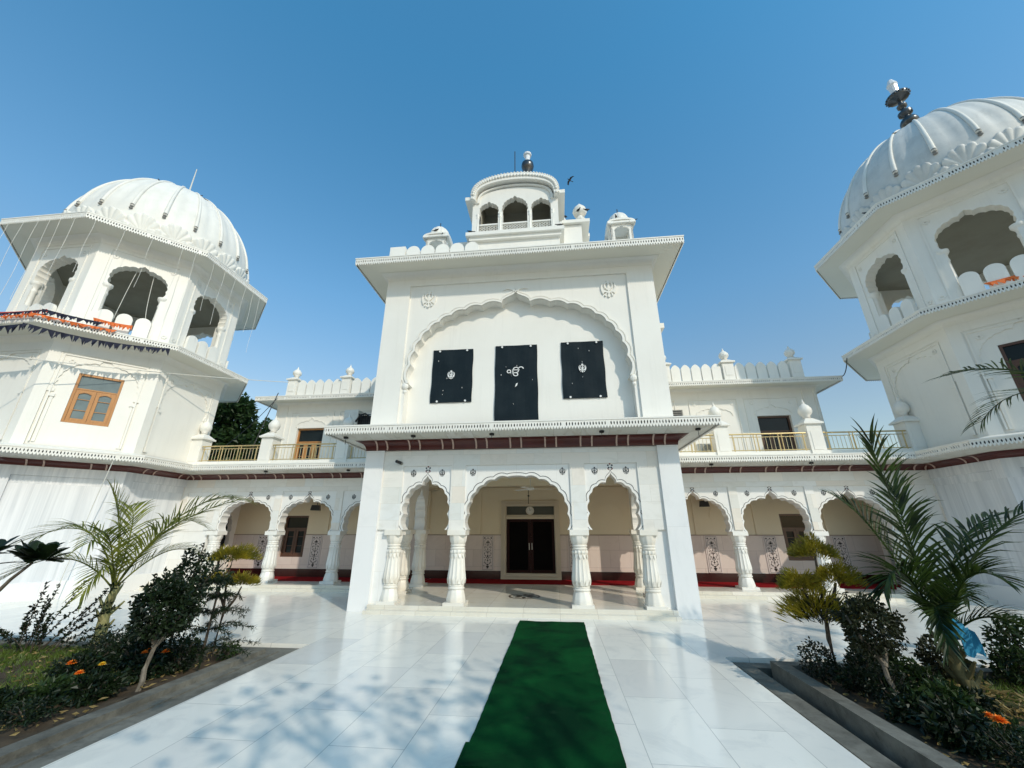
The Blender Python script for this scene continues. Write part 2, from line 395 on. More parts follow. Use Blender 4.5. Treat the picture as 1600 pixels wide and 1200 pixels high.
def cusp(w, h, n, ogee=0., bulge=.2, widen=0., sub=5, p=1.0):
    """half-lobed arch from (-w,0) over the apex to (w,0)"""
    def base(t):
        th = t*math.pi/2; c, s_ = math.cos(th), math.sin(th)
        return (w*abs(c)**p+widen*math.sin(2*th), h*s_**p)
    den = n+.5; ts = [i/den for i in range(n+1)]
    P = [base(t) for t in ts]; half = []
    for i in range(n):
        (x0, z0), (x1, z1) = P[i], P[i+1]; dx, dz = x1-x0, z1-z0; ch = math.hypot(dx, dz); nx, nz = dz/ch, -dx/ch
        if nx*x0+nz*z0 < 0: nx, nz = -nx, -nz
        for k in range(sub):
            u = k/sub; b = 4*bulge*ch*u*(1-u); half.append((x0+dx*u+nx*b, z0+dz*u+nz*b))
    x0, z0 = P[-1]; top = h*(1.0)+ogee
    half.append((x0, z0))
    if ogee:
        c1 = (x0*.95, z0+(top-z0)*.62); c2 = (x0*.18, z0+(top-z0)*.55)
        for k in range(1, sub+1):
            u = k/sub; v = 1-u
            half.append((v**3*x0+3*v*v*u*c1[0]+3*v*u*u*c2[0], v**3*z0+3*v*v*u*c1[1]+3*v*u*u*c2[1]+u**3*top))
    else:
        for k in range(1, sub+1):
            u = k/sub; ang = u*math.pi/2; half.append((x0*math.cos(ang), z0+(top-z0+bulge*x0*.6)*math.sin(ang)))
    half[-1] = (0., half[-1][1])
    return [(-x, z) for x, z in half]+[(x, z) for x, z in reversed(half[:-1])]
def shift(pts, c, z): return [(a+c, b+z) for a, b in pts]
def scaled(pts, w, h, o): return [(a*(w+o)/w, b*(h+o)/h) for a, b in pts]
def arcade(a0, a1, z0, z1, arches):
    """outline of a wall strip with arches notched out of its bottom; arches = [(centre, zspring, pts)]"""
    poly = [(a0, z0)]
    for c, zs, pts in arches:
        q = shift(pts, c, zs)
        if zs > z0+1e-5: q = [(q[0][0], z0)]+q+[(q[-1][0], z0)]
        poly += q
    poly += [(a1, z0), (a1, z1), (a0, z1)]
    out = []
    for p in poly:
        if not out or math.dist(out[-1], p) > 1e-5: out.append(p)
    return out
_gl = {}
def glyph(ch):
    if ch not in _gl:
        c = bpy.data.curves.new('glyph', 'FONT'); c.body = ch; c.resolution_u = 3; c.extrude = .03
        o = bpy.data.objects.new('glyph', c); COL.objects.link(o); bpy.context.view_layer.update()
        me = o.to_mesh(); v = [tuple(x.co) for x in me.vertices]; f = [tuple(p.vertices) for p in me.polygons]
        o.to_mesh_clear(); bpy.data.objects.remove(o); bpy.data.curves.remove(c)
        xs = [x[0] for x in v]; ys = [x[1] for x in v]; cx, cy, H = (min(xs)+max(xs))/2, (min(ys)+max(ys))/2, max(ys)-min(ys)
        _gl[ch] = ([((x-cx)/H, (y-cy)/H, z/H) for x, y, z in v], f)
    return _gl[ch]
def put_glyph(mb, fr, ch, a, z, h, d, th=.01):
    v, f = glyph(ch); mb.add([fr(a+x*h, d+(th if q > 0 else -th), z+y*h) for x, y, q in v], f)
KHANDA, EKO = '\u262C', '\u0A74'

XC = -.865
def W(u, Y, Z=0.): return (XC+u, Y, Z)
FRONT = Fr((XC, 8.97), -math.pi/2)          # a -> +x
WING = Fr((XC, 12.1), -math.pi/2)
BACK = Fr((XC, 13.7), -math.pi/2)

# ------------------------------------------------------------------ shared building parts
def column(name, c, z0, h, parent, mat='column', sc=1., flute=14):
    """fluted baluster column with square plinth and capital"""
    m = MB(); x, y = c; s = h/1.46
    q = .235*sc; m.zprism([(x-q, y-q), (x+q, y-q), (x+q, y+q), (x-q, y+q)], z0, z0+.055*s)
    pot = [(.215, .055), (.225, .09), (.21, .16), (.185, .25), (.168, .29)]
    ring = [(.168, .29), (.185, .30), (.188, .32), (.172, .335), (.172, .35), (.182, .365), (.170, .38)]
    shaft = [(.178, .38), (.203, .42), (.212, .48), (.206, .55), (.192, .66), (.180, .78), (.170, .90), (.164, .98), (.178, .995), (.182, 1.03), (.172, 1.055), (.160, 1.06)]
    neck = [(.160, 1.06), (.174, 1.075), (.176, 1.09), (.156, 1.105), (.154, 1.12), (.172, 1.13), (.174, 1.15), (.158, 1.165)]
    cap = [(.158, 1.165), (.172, 1.18), (.196, 1.24), (.206, 1.30), (.210, 1.36)]
    md = lambda a, t: 1-.085*abs(math.sin(a*flute/2))**.6
    pt = lambda a, t: 1-.05*abs(math.sin(a*5))
    for pr, mo, sg in ((pot, pt, 60), (ring, None, 28), (shaft, md, 70), (neck, None, 28), (cap, pt, 60)):
        m.lathe((x, y, z0), [(r*sc, z*s) for r, z in pr], sg, mo)
    q = .212*sc; m.zprism([(x-q, y-q), (x+q, y-q), (x+q, y+q), (x-q, y+q)], z0+1.35*s, z0+1.462*s)
    # leaf collars round the foot and the head of the shaft
    for zz, rr, hh, up in ((.40, .196, .11, 1), (.98, .166, .09, -1)):
        for k in range(12):
            a = 2*math.pi*k/12; ca, sa = math.cos(a), math.sin(a); tx, ty = -sa, ca; b = .035*sc
            r0 = rr*sc*1.03; P = []
            for (u_, v_, o_) in ((-b, 0, 0), (b, 0, 0), (b*.8, hh*.6*up, .010), (0, hh*up, .016), (-b*.8, hh*.6*up, .010)):
                P.append((x+(r0+o_)*ca+tx*u_, y+(r0+o_)*sa+ty*u_, z0+(zz+v_)*s))
            m.add(P, [(0, 1, 2, 3, 4)])
    return smooth_by_angle(m.build(name, mat, parent), 35)

def merlon(name, parent, fr, a, d, z0, w_, h, th=.09, mat='white', pointed=0):
    m = MB(); P = [(a-w_/2, z0), (a+w_/2, z0)]; r = w_/2
    for k in range(0, 11):
        t = math.pi*k/10; P.append((a+r*math.cos(t), z0+h-r*(1-pointed*.25)+r*math.sin(t)*(1+pointed*abs(math.sin(t))**6)))
    m.prism(fr, P, d-th, d)
    return m.build(name, mat, parent)

def pier_with_finial(parent, fr, a, d, z0, w_, h, fin, mat='white', name='pier'):
    """square parapet pier with cap and onion finial"""
    m = MB(); b = w_/2
    m.box(fr, a-b, a+b, d-w_, d, z0, z0+h)
    m.box(fr, a-b*1.32, a+b*1.32, d-w_*1.16, d+w_*.16, z0+h, z0+h+.05)
    c = fr(a, d-w_/2, 0)
    pts = [fr(a-b*1.25, d+w_*.125, z0+h+.05), fr(a+b*1.25, d+w_*.125, z0+h+.05), fr(a+b*1.25, d-w_*1.125, z0+h+.05), fr(a-b*1.25, d-w_*1.125, z0+h+.05)]
    tp = [fr(a-b*.5, d-w_*.25, z0+h+fin*.24), fr(a+b*.5, d-w_*.25, z0+h+fin*.24), fr(a+b*.5, d-w_*.75, z0+h+fin*.24), fr(a-b*.5, d-w_*.75, z0+h+fin*.24)]
    m.add(pts+tp, [(0, 1, 5, 4), (1, 2, 6, 5), (2, 3, 7, 6), (3, 0, 4, 7), (4, 5, 6, 7)])
    m.box(fr, a-b*.62, a+b*.62, d-.002, d+.012, z0+h*.25, z0+h*.78)
    p = m.build(name, mat, parent)
    f = MB(); r = b*.92; prof = [(.45, .22), (.42, .27), (.62, .29), (.45, .33), (.86, .42), (1.0, .52), (.94, .62), (.62, .74), (.3, .80), (.2, .83), (.24, .86), (.12, .9), (0.03, 1.0), (0, 1.0)]
    f.lathe((c.x, c.y, z0+h), [(q*r, z*fin) for q, z in prof], 20, lambda a_, t: 1-.035*abs(math.sin(4*a_)))
    g = MB(); v = f
    put_emblem = None
    o = v.build('finial', mat, p, smooth=True)
    return p

def eave(parent, path, closed, zc0, c, zc1, o, zl0, zl1, zr, mats=('white', 'soffit', 'white'), ribs=None, cove_name='cove', th=.10):
    """cove moulding, overhanging slab and pierced scalloped fascia round a path"""
    m = MB(); P = []
    for k in range(9):
        t = math.pi/2*k/8; P.append((.012+c*(1-math.cos(t)), zc0+(zc1-zc0)*math.sin(t)))
    if zc0 > 0: P = [(-.05, zc0-.004), (.012, zc0-.004)]+P
    cv = m.sweep(path, closed, P+[(c*.3, zc1+.02)], cap=True).build(cove_name, mats[0], parent)
    smooth_by_angle(cv, 30)
    if ribs:
        r = MB(); pp = path; n = len(pp)
        for i in range(n if closed else n-1):
            a, b = Vector(pp[i]), Vector(pp[(i+1) % n]); L = (b-a).length; t = (b-a)/L; nn = Vector((t.y, -t.x)); k = max(1, round(L/ribs[0]))
            for j in range(k):
                for e in (-1, 1):
                    s_ = L*(j+.5)/k+e*ribs[1]/2; q = a+t*s_; pts = []
                    for w_ in (-.017, .017):
                        for (od, z) in P[1:]:
                            x = q+t*w_+nn*(od+.022); pts.append((x.x, x.y, z-.006))
                        x = q+t*w_; pts.append((x.x, x.y, zc1))
                    h_ = len(P); r.mark()
                    r.add(pts, [tuple(range(h_)), tuple(range(2*h_-1, h_-1, -1))]+[(u_, u_+h_, u_+h_+1, u_+1) for u_ in range(h_-1)])
        for i in range(1, n-1) if not closed else range(n):
            pass
        r.build_each('rib', 'rib', cv)
    s = MB()
    s.sweep(path, closed, [(c*.35, zc1+.004), (c+.004, zc1+.004), (c+.03, zc1+.014), (o-.035, zl0+.05), (o-.035, zl0+.062)])
    so_ = s.build('soffit', mats[1], parent)
    b = MB(); b.sweep(path, closed, [(o-.06, zl0+.055), (o-.022, zl0+.055), (o-.022, zl1-.012), (o-.06, zl1-.012)]).build('fascia_shade_backing', 'under', so_)  # dark strip painting the shade seen through the holes
    k = MB(); k.sweep(path, closed, [(o-.05, zl1-.008), (o+.012, zl1-.008), (o+.012, zl1+.022), (o-.25, zl1+.05), (.0, zr)]).build('eave_roof', mats[2], parent)
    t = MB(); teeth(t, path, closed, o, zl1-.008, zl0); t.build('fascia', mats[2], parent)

# ------------------------------------------------------------------ gatehouse
gh = thing('gatehouse', 'white central gatehouse with a huge scalloped arch above a three-arched porch', 'gatehouse', (XC, 8.97, 0))
HW = 3.565
SIDE_W, SIDE_H = .465, 1.13
sidearch = cusp(SIDE_W, .98, 5, .20, .20, .10, p=.85)
midarch = cusp(1.085, 1.13, 6, 0, .17, .09, p=.86)
ZS = 1.60
m = MB()                                                    # corner piers, slabs of white marble
for sx in (-1, 1):
    m.mark().box(FRONT, min(sx*3.12, sx*HW), max(sx*3.12, sx*HW), -.45, 0, 0, 3.355)
m.build_each('pier', 'pier', gh)
m = MB()
m.prism(FRONT, arcade(-3.13, 3.13, ZS, 3.36, [(-2.06, ZS, sidearch), (0, ZS, midarch), (2.08, ZS, sidearch)]), -.40, -.09)
for sx in (-1, 1): m.box(FRONT, min(sx*2.8, sx*3.13), max(sx*2.8, sx*3.13), -.40, -.10, .14, ZS-.001)
m.build('arcade_wall', 'arcpanel', gh)
m = MB()
m.box(FRONT, -3.125, 3.125, -.12, -.055, 2.99, 3.352)
for a0, a1 in ((-3.125, -2.64), (-1.50, -1.165), (1.19, 1.515), (2.66, 3.125)): m.box(FRONT, a0, a1, -.12, -.055, ZS+.002, 2.99)
m.build('cladding', 'clad', gh)
ln = MB(); red = MB()
def flower(a, z, s=.05):
    for k in range(5):
        t = math.pi/2+k*2*math.pi/5
        P = [(a+s*.9*math.cos(t)+s*.42*math.cos(q*math.pi/3), z+s*.9*math.sin(t)+s*.42*math.sin(q*math.pi/3)) for q in range(6)]
        (ln if k != 0 else red).prism(FLF[0], P, FLF[1], FLF[1]+.005)
    for e in (-1, 1):
        red.prism(FLF[0], [(a, z-s*1.9), (a+e*s*1.1, z-s*1.5), (a+e*s*1.3, z-s*.7), (a+e*s*.8, z-s*1.1)], FLF[1], FLF[1]+.004)
FLF = (FRONT, -.092)
for c, pts, w_, h_ in ((-2.06, sidearch, SIDE_W+.1, 1.18), (2.08, sidearch, SIDE_W+.1, 1.18), (0, midarch, 1.17, 1.15)):
    ln.ribbon(FRONT, shift(scaled(pts, w_, h_, .055), c, ZS), shift(scaled(pts, w_, h_, .068), c, ZS), -.095, -.086)
for c in (-2.06, 2.08): flower(c, 2.93)
for a in (-2.4, -1.72, -1.0, 1.03, 1.74, 2.42): put_glyph(ln, FRONT, KHANDA, a, 2.83, .17, -.089, .004)
o = ln.build('arch_inlay', 'line', gh)
red.build('flower_inlay', 'redinlay', o)
for u in (-1.30, 1.325): column('column', (XC+u, 9.16), .14, 1.46, gh, sc=.94)
for u in (-2.745, 2.745): column('column', (XC+u, 9.16), .14, 1.46, gh, sc=.86)
# porch sides: one arch each side between clustered columns
SA = cusp(.40, .92, 5, .2, .2, .08, p=.85)
for sx, fr in ((-1, Fr((XC-2.93, 10.65), 0)), (1, Fr((XC+2.93, 10.65), math.pi))):
    m = MB(); m.prism(fr, arcade(-1.38, 1.30, ZS, 3.2, [(-.66, ZS, SA), (.66, ZS, SA)]), -.30, .0)
    m.build('porch_side_wall', 'arcpanel', gh)
    for a_ in (0, -1.28 if sx > 0 else 1.28):
        p = fr(a_, -.13, 0); column('column', (p.x, p.y), .14, 1.46, gh, sc=.94)
m = MB(); m.wbox(XC-3.13, XC+3.13, 9.36, 13.69, 3.02, 3.30)
m.wbox(XC-3.13, XC+3.13, 11.95, 12.2, 2.82, 3.019)
m.build('porch_ceiling', 'ceil', gh)
m = MB(); m.wbox(XC-3.118, XC+3.118, 8.92, 13.69, .0, .14); m.wbox(XC-3.118, XC+3.118, 8.74, 8.92, 0, .065)
m.build('porch_floor', 'step', gh)
md = MB(); z = .1445
for k in range(8):
    a = k*math.pi/4
    for r0, r1, w_ in ((.05, .30, .055),):
        md.add([W(.05+r0*math.cos(a), 10.36+r0*math.sin(a), z), W(.05+.6*r1*math.cos(a)+w_*math.sin(a), 10.36+.6*r1*math.sin(a)-w_*math.cos(a), z), W(.05+r1*math.cos(a), 10.36+r1*math.sin(a), z), W(.05+.6*r1*math.cos(a)-w_*math.sin(a), 10.36+.6*r1*math.sin(a)+w_*math.cos(a), z)], [(0, 1, 2, 3)])
md.add([W(.05+r*math.cos(k*math.pi/20), 10.36+r*math.sin(k*math.pi/20), z) for r in (.33, .37) for k in range(40)], [(k, (k+1) % 40, 40+(k+1) % 40, 40+k) for k in range(40)])
md.build('floor_medallion', 'inlay', gh, recalc=False)
# canopy over the porch
cp = [(XC-HW, 12.0), (XC-HW, 8.97), (XC+HW, 8.97), (XC+HW, 12.0)]
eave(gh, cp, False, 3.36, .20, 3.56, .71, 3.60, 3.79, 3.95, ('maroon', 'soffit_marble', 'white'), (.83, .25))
# upper wall
H0, H1 = 3.5, 8.31
m = MB()
for sx in (-1, 1): m.box(FRONT, min(sx*2.90, sx*HW), max(sx*2.90, sx*HW), -.60, 0, H0-.1, H1)
m.box(FRONT, -2.90, 2.90, -.60, 0, 7.90, H1)
m.box(FRONT, -3.0, 3.0, -.75, -.33, H0-.05, 8.0)
m.wbox(XC-HW+.003, XC+HW-.003, 9.55, 13.69, 3.31, H1+.05)
m.build('upper_wall', 'white', gh)
BW, BH = 2.72, 2.18
big = cusp(BW, BH, 9, .30, .17, .04, p=.80)
m = MB()
bp = [(-2.94, 3.9), (-2.80, 3.9), (-2.80, 4.98), (-2.86, 5.02)]+shift(big, 0, 5.05)+[(2.86, 5.02), (2.80, 4.98), (2.80, 3.9), (2.94, 3.9), (2.94, 7.94), (-2.94, 7.94)]
m.prism(FRONT, bp, -.40, -.05)
m.build('arch_panel', 'white', gh)
m = MB()
inn = shift(big, 0, 5.05)
m.ribbon(FRONT, inn, shift(scaled(big, BW, BH+.3, .055), 0, 5.05), -.08, -.012)
m.ribbon(FRONT, shift(scaled(big, BW, BH+.3, .085), 0, 5.05), shift(scaled(big, BW, BH+.3, .125), 0, 5.05), -.08, -.028)
for e in (-1, 1):                                             # curled leaf at the crown, bracket at the springing
    m.prism(FRONT, [(e*.02, 7.50), (e*.10, 7.60), (e*.22, 7.64), (e*.32, 7.60), (e*.30, 7.68), (e*.20, 7.75), (e*.08, 7.74), (e*.02, 7.66)], -.07, -.012)
    m.ball(FRONT(e*2.80, -.05, 4.98), .09, 10, 6, (1, .6, 1)); m.ball(FRONT(e*2.80, -.05, 4.84), .05, 8, 6, (1, .6, 1))
m.build('arch_moulding', 'white', gh)
m = MB()
for u, z in ((-2.36, 7.47), (2.42, 7.47)): put_glyph(m.mark(), FRONT, KHANDA, u, z, .52, -.05, .035)
m.build_each('relief_emblem', 'white', gh)
ep = [(XC-HW, 13.6), (XC-HW, 8.97), (XC+HW, 8.97), (XC+HW, 13.6)]
eave(gh, ep, False, 8.10, .15, 8.26, .66, 8.20, 8.40, 8.52)
m = MB(); m.wbox(XC-HW+.01, XC+HW-.01, 8.98, 13.6, 8.36, 8.54); m.build('roof', 'white', gh)
# roof parapet left of the pavilion
m = MB(); m.box(FRONT, -3.72, -3.26, -.62, -.18, 8.5, 9.42); m.build('parapet_pier', 'white', gh)
for k in range(5): merlon('merlon', gh, FRONT, -3.02+k*.435, -.2, 8.5, .40, .93, .12)
for k in range(5): merlon('merlon', gh, Fr((XC-3.6, 11.4), math.pi), -1.6+k*.5, 0, 8.5, .40, .70, .12)

# ---- rooftop pavilion with a curved bangla roof
def arcline(w_, h_, z0, n=28): return [(w_*math.cos(math.pi-math.pi*k/n), z0+h_*abs(math.sin(math.pi*k/n))**.62) for k in range(n+1)]
pv = MB(); PF = Fr((XC-.055, 9.40), -math.pi/2); pw = 1.305
pv.wbox(XC-.055-pw, XC-.055+pw, 9.42, 10.45, 8.5, 9.72)
pv.wbox(XC-.055-pw+.0, XC-.055-pw+.22, 9.42, 10.45, 9.72, 11.25); pv.wbox(XC-.055+pw-.22, XC-.055+pw, 9.42, 10.45, 9.72, 11.25)
pv.wbox(XC-.055-pw+.22, XC-.055+pw-.22, 10.40, 10.45, 9.72, 11.4)
pa = cusp(.285, .36, 4, .08, .2, .03); pm = cusp(.375, .50, 5, .10, .2, .03)
top = [(1.04*math.cos(t)*1.0, 11.02+.62*math.sin(t)) for t in [math.pi*k/16 for k in range(17)]]
poly = [(-1.085, 9.72), (-1.06, 9.72), (-1.06, 10.45)]
arc_ = []
for c, pts in ((-.80, pa), (0, pm), (.80, pa)):
    q_ = shift(pts, c, 10.70); arc_ += [(q_[0][0], 9.72)]+q_+[(q_[-1][0], 9.72)]
poly = [(-1.2, 9.72)]+arc_+[(1.2, 9.72), (1.2, 11.0)]+[(1.2*math.cos(t), 11.0+.62*math.sin(t)**.65) for t in [math.pi*k/16 for k in range(1, 16)]]+[(-1.2, 11.0)]
pv.prism(PF, poly, -.22, -.03)
pv.box(PF, -pw-.14, pw+.14, -1.15, .16, 9.722, 9.84); pv.box(PF, -pw-.05, pw+.05, -1.1, .08, 9.60, 9.72)
pv.box(PF, -.95, .75, -.04, .03, 9.28, 9.32); pv.box(PF, .70, .75, -.04, .03, 8.6, 9.28)
for sx in (-1, 1): pv.box(PF, min(sx*(pw-.05), sx*(pw+.22)), max(sx*(pw-.05), sx*(pw+.22)), -1.1, .10, 11.12, 11.24)
pav = pv.build('pavilion', 'white', gh)
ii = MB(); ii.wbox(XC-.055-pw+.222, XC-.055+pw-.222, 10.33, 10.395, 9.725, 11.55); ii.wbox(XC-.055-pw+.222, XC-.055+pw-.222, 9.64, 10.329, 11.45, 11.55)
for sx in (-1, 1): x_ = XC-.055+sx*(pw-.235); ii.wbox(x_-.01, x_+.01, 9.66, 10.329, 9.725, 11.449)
ii.build('pavilion_shade_lining', 'rough', pav)  # dark lining that paints shade into the pavilion openings
rl = MB(); pb = MB()
for c, hw in ((-.80, .31), (0, .40), (.80, .31)):
    rl.box(PF, c-hw, c+hw, -.12, -.05, 10.24, 10.29); rl.box(PF, c-hw, c+hw, -.12, -.05, 9.86, 9.90)
    for r_ in range(4):
        z = 9.90+r_*.085+.04; n = int(hw*2/.095)
        for k in range(n):
            a = c-hw+(k+.5)*2*hw/n
            rl.ribbon(PF, [(a-.048, z), (a, z+.042), (a+.048, z)], [(a-.048, z+.020), (a, z+.062), (a+.048, z+.020)], -.10, -.07)
            rl.ribbon(PF, [(a-.048, z), (a, z-.042), (a+.048, z)], [(a-.048, z+.020), (a, z-.022), (a+.048, z+.020)], -.10, -.07)
rl.build('pavilion_railing', 'white', pav)
for a in (-.452, .452, -1.14, 1.14):
    p = PF(a, -.06, 9.84); pb.mark().lathe(p, [(.06, 0), (.06, .08), (.045, .1), (.05, .3), (.04, .62), (.06, .66), (.06, .70), (.045, .72), (.07, .78), (.07, .80)], 14)
pb.build_each('pavilion_column', 'white', pav, True)
br = MB()
ou = arcline(1.34, .92, 11.10)
br.ribbon(PF, arcline(1.20, .70, 11.06), ou, -1.12, .16)
br.ribbon(PF, arcline(1.10, .60, 11.05), arcline(1.16, .64, 11.05), -.2, .03)
bro = br.build('bangla_roof', 'white', pav)
lb = MB()
for k in range(41):                                           # lobed edge of the curved roof
    t = math.pi*k/40; sn = abs(math.sin(t))**.62; c = PF(1.27*-math.cos(t), .17, 11.10+.80*sn); lb.ball(c, .052, 8, 6, (1, .7, 1))
    c = PF(1.33*-math.cos(t), .10, 11.12+.91*sn); lb.ball(c, .045, 8, 6, (1, 1.8, 1))
lb.build('roof_petals', 'dome', bro, smooth=True)
def rib_dome(c, r, h, ribs, name, parent, mat='dome', amp=.05):
    m = MB(); P = []
    for k in range(19):
        t = k/18; P.append((r*(.90+.10*math.sin(min(1, t/.25)*math.pi/2)) if t < .25 else r*max(0., (1-((t-.25)/.75)**1.8))**.5, h*t))
    P.append((.0, h*1.0)) if P[-1][0] > 1e-4 else None
    m.lathe(c, P, ribs*6, lambda a, t: 1-amp*(1-abs(math.sin(a*ribs/2)))**2*(1 if t < .93 else .2))
    return m.build(name, mat, parent, smooth=True)
# central dome behind the pavilion, its drum and the corner lotus finials
dm = MB(); dm.wbox(XC-1.9, XC+2.02, 10.47, 13.5, 8.5, 10.42); dm.wbox(XC-2.05, XC+2.25, 10.46, 13.7, 10.42, 10.54)
dm.wbox(XC+1.30, XC+1.95, 9.9, 10.44, 8.5, 10.40); dm.wbox(XC+1.36, XC+2.2, 9.8, 10.455, 10.42, 10.53); dm.ribbon(Fr((XC+2.02, 11.9), 0), arcline(1.2, .55, 10.5), arcline(1.3, .72, 10.5), -.3, .22); dm.prism(Fr((XC+2.02, 11.9), 0), arcline(1.21, .56, 10.5), -.3, .02)
drum = dm.build('drum', 'white', gh)
rib_dome(W(.30, 12.15, 10.6), 1.62, 2.7, 16, 'central_dome', drum)
f = MB(); f.lathe(W(2.0, 10.6, 10.54), [(.22, 0), (.22, .1), (.12, .16), (.12, .36), (.10, .40)], 14); f.lathe(W(2.0, 10.6, 10.94), [(.10, 0), (.12, .05), (.2, .12), (.22, .2), (.14, .3), (.1, .36), (.08, .42), (.2, .48), (.24, .58), (.22, .70), (.12, .82), (.03, .93), (0, .95)], 20, lambda a, t: 1-.08*abs(math.sin(4*a)))
f.build('lotus_finial', 'dome', drum, smooth=True)
f = MB(); f.lathe(W(.26, 11.2, 13.60), [(.05, 0), (.06, .25), (.05, .35), (.12, .42), (.06, .50), (.05, .55), (.20, .72), (.235, .86), (.22, .98), (.10, 1.05), (.07, 1.08)], 20)
fin = f.build('kalash_finial', 'finial', drum, smooth=True)
f = MB(); f.lathe(W(.26, 11.2, 14.65), [(.06, 0), (.09, .05), (.10, .34), (.15, .36), (.16, .42), (.07, .50), (0, .55)], 12); f.build('finial_tip', 'glasswhite', fin)
f = MB(); f.tube([W(-.20, 11.0, 11.3), W(-.20, 11.0, 15.05)], .016, 6); f.build('lightning_rod', 'dkwire', drum)
# hall body behind with two roof kiosks
hb = MB(); hb.wbox(XC-4.0, XC+4.05, 13.99, 22, 0.0, 8.3); hb.wbox(XC-4.0, XC+4.05, 12.1, 20, 8.56, 11.45)
hb.build('hall_block', 'white', gh)
hb = MB(); hb.wbox(XC+3.55, XC+4.26, 10.9, 11.6, 7.24, 7.40); hb.wbox(XC+3.56, XC+4.05, 10.95, 11.55, 6.95, 7.239); hb.build('side_ledge', 'white', gh)
for u in (-3.42, 3.66):
    k = MB(); c = W(u, 12.6); h = .40
    for fr in (Fr((c[0], c[1]-h), -math.pi/2), Fr((c[0]+h, c[1]), 0), Fr((c[0], c[1]+h), math.pi/2), Fr((c[0]-h, c[1]), math.pi)):
        k.prism(fr, arcade(-h, h, 11.46, 12.32, [(0, 12.0, cusp(.26, .2, 3, .06, .2, .03))]), -.07, 0)
        k.ribbon(fr, arcline(.47, .16, 12.30, 12), arcline(.52, .24, 12.30, 12), -.1, .10)
    k.wbox(c[0]-h*1.25, c[0]+h*1.25, c[1]-h*1.25, c[1]+h*1.25, 12.325, 12.40)
    ko = k.build('roof_kiosk', 'white', gh)
    rib_dome((c[0], c[1], 12.40), .44, .74, 10, 'kiosk_dome', ko, amp=.08)
    q = MB(); q.tube([(c[0], c[1], 13.1), (c[0], c[1], 13.4)], .018, 6); q.build('rod', 'dkwire', ko)

# ---- door wall of the porch
def back_wall(parent, a0, a1, holes=()):
    """cream wall with pink marble dado and maroon skirting; holes = (a0,a1,z0,z1)"""
    up = MB(); da = MB(); skt = MB(); dl = MB()
    def seg(mb, z0, z1, d0, d1):
        cuts = sorted([h for h in holes if h[2] < z1-1e-4 and h[3] > z0+1e-4]); x = a0
        for h in cuts:
            mb.mark().box(BACK, x, h[0], d0, d1, z0, z1)
            if h[2] > z0: mb.box(BACK, h[0], h[1], d0, d1, z0, h[2])
            if h[3] < z1: mb.box(BACK, h[0], h[1], d0, d1, h[3], z1)
            x = h[1]
        mb.mark().box(BACK, x, a1, d0, d1, z0, z1)
    seg(up, 1.455, 3.32, -.25, 0); seg(da, .38, 1.43, -.25, .012); seg(skt, .14, .38, -.25, .020); seg(dl, 1.43, 1.455, -.25, .022)
    up.build('rear_wall', 'cream', parent); da.build_each('dado', 'dado', parent); skt.build_each('skirting', 'skirt', parent); dl.build_each('dado_rail', 'dadoline', parent)
def inlay_panel(parent, a, z0=.40, z1=1.42, w_=.34):
    p = MB(); p.box(BACK, a-w_/2-.03, a+w_/2+.03, -.01, .030, z0-.01, z1+.01); base = p.build('inlay_panel', 'panelw', parent)
    q = MB(); d = .031; e = .005
    def blob(x, z, rx, rz, rot=0, n=8):
        P = []
        for k in range(n):
            t = 2*math.pi*k/n; X, Z = rx*math.cos(t), rz*math.sin(t); P.append((a+x+X*math.cos(rot)-Z*math.sin(rot), z0+(z1-z0)*z+X*math.sin(rot)+Z*math.cos(rot)))
        q.prism(BACK, P, d, d+e)
    def stroke(pts, th=.007):
        P1 = [(a+x, z0+(z1-z0)*z) for x, z in pts]
        for (x0, y0), (x1, y1) in zip(P1, P1[1:]):
            L = math.hypot(x1-x0, y1-y0); nx, ny = -(y1-y0)/L*th/2, (x1-x0)/L*th/2
            q.prism(BACK, [(x0-nx, y0-ny), (x1-nx, y1-ny), (x1+nx, y1+ny), (x0+nx, y0+ny)], d, d+e-.001)
    hw = w_/2
    for sx in (-1, 1):
        stroke([(sx*hw*.93, .015), (sx*hw*.93, .985)], .006); blob(sx*hw*.62, .93, .024, .024)
        stroke([(sx*hw*.8, .70), (sx*hw*.75, .82), (sx*hw*.5, .885), (sx*hw*.2, .91), (0, .935)])
        for i, (x, z, r_) in enumerate(((.28, .80, .6), (.5, .75, -.5), (.62, .66, .8), (.33, .66, -.6), (.55, .57, .4), (.25, .52, .9), (.62, .47, -.7), (.4, .42, .5), (.2, .36, -.4), (.65, .36, .7), (.45, .30, -.8), (.6, .22, .3), (.35, .20, .9), (.7, .12, 0))):
            blob(sx*hw*x, z, .020, .011, sx*r_)
        stroke([(0, .30), (sx*hw*.3, .37), (sx*hw*.6, .43), (sx*hw*.66, .5), (sx*hw*.4, .53)]); stroke([(0, .5), (sx*hw*.3, .58), (sx*hw*.6, .62), (sx*hw*.5, .69), (sx*hw*.2, .70)])
        stroke([(0, .70), (sx*hw*.25, .75), (sx*hw*.2, .82), (0, .86)]); stroke([(sx*hw*.12, .16), (sx*hw*.5, .19), (sx*hw*.55, .27), (sx*hw*.3, .29)])
    stroke([(-hw*.93, .015), (hw*.93, .015)], .006); stroke([(-hw*.93, .985), (hw*.93, .985)], .006); stroke([(0, .2), (0, .86)])
    for z, rx, rz in ((.10, .05, .030), (.155, .036, .022), (.06, .030, .018), (.27, .028, .02), (.40, .026, .034), (.50, .018, .022), (.60, .014, .026), (.73, .012, .02), (.80, .028, .034), (.93, .014, .018)): blob(0, z, rx, rz)
    q.build('inlay_motif', 'inlay', base)
back_wall(gh, -3.62, 3.62, [(-.80, .80, .1, 2.40)])
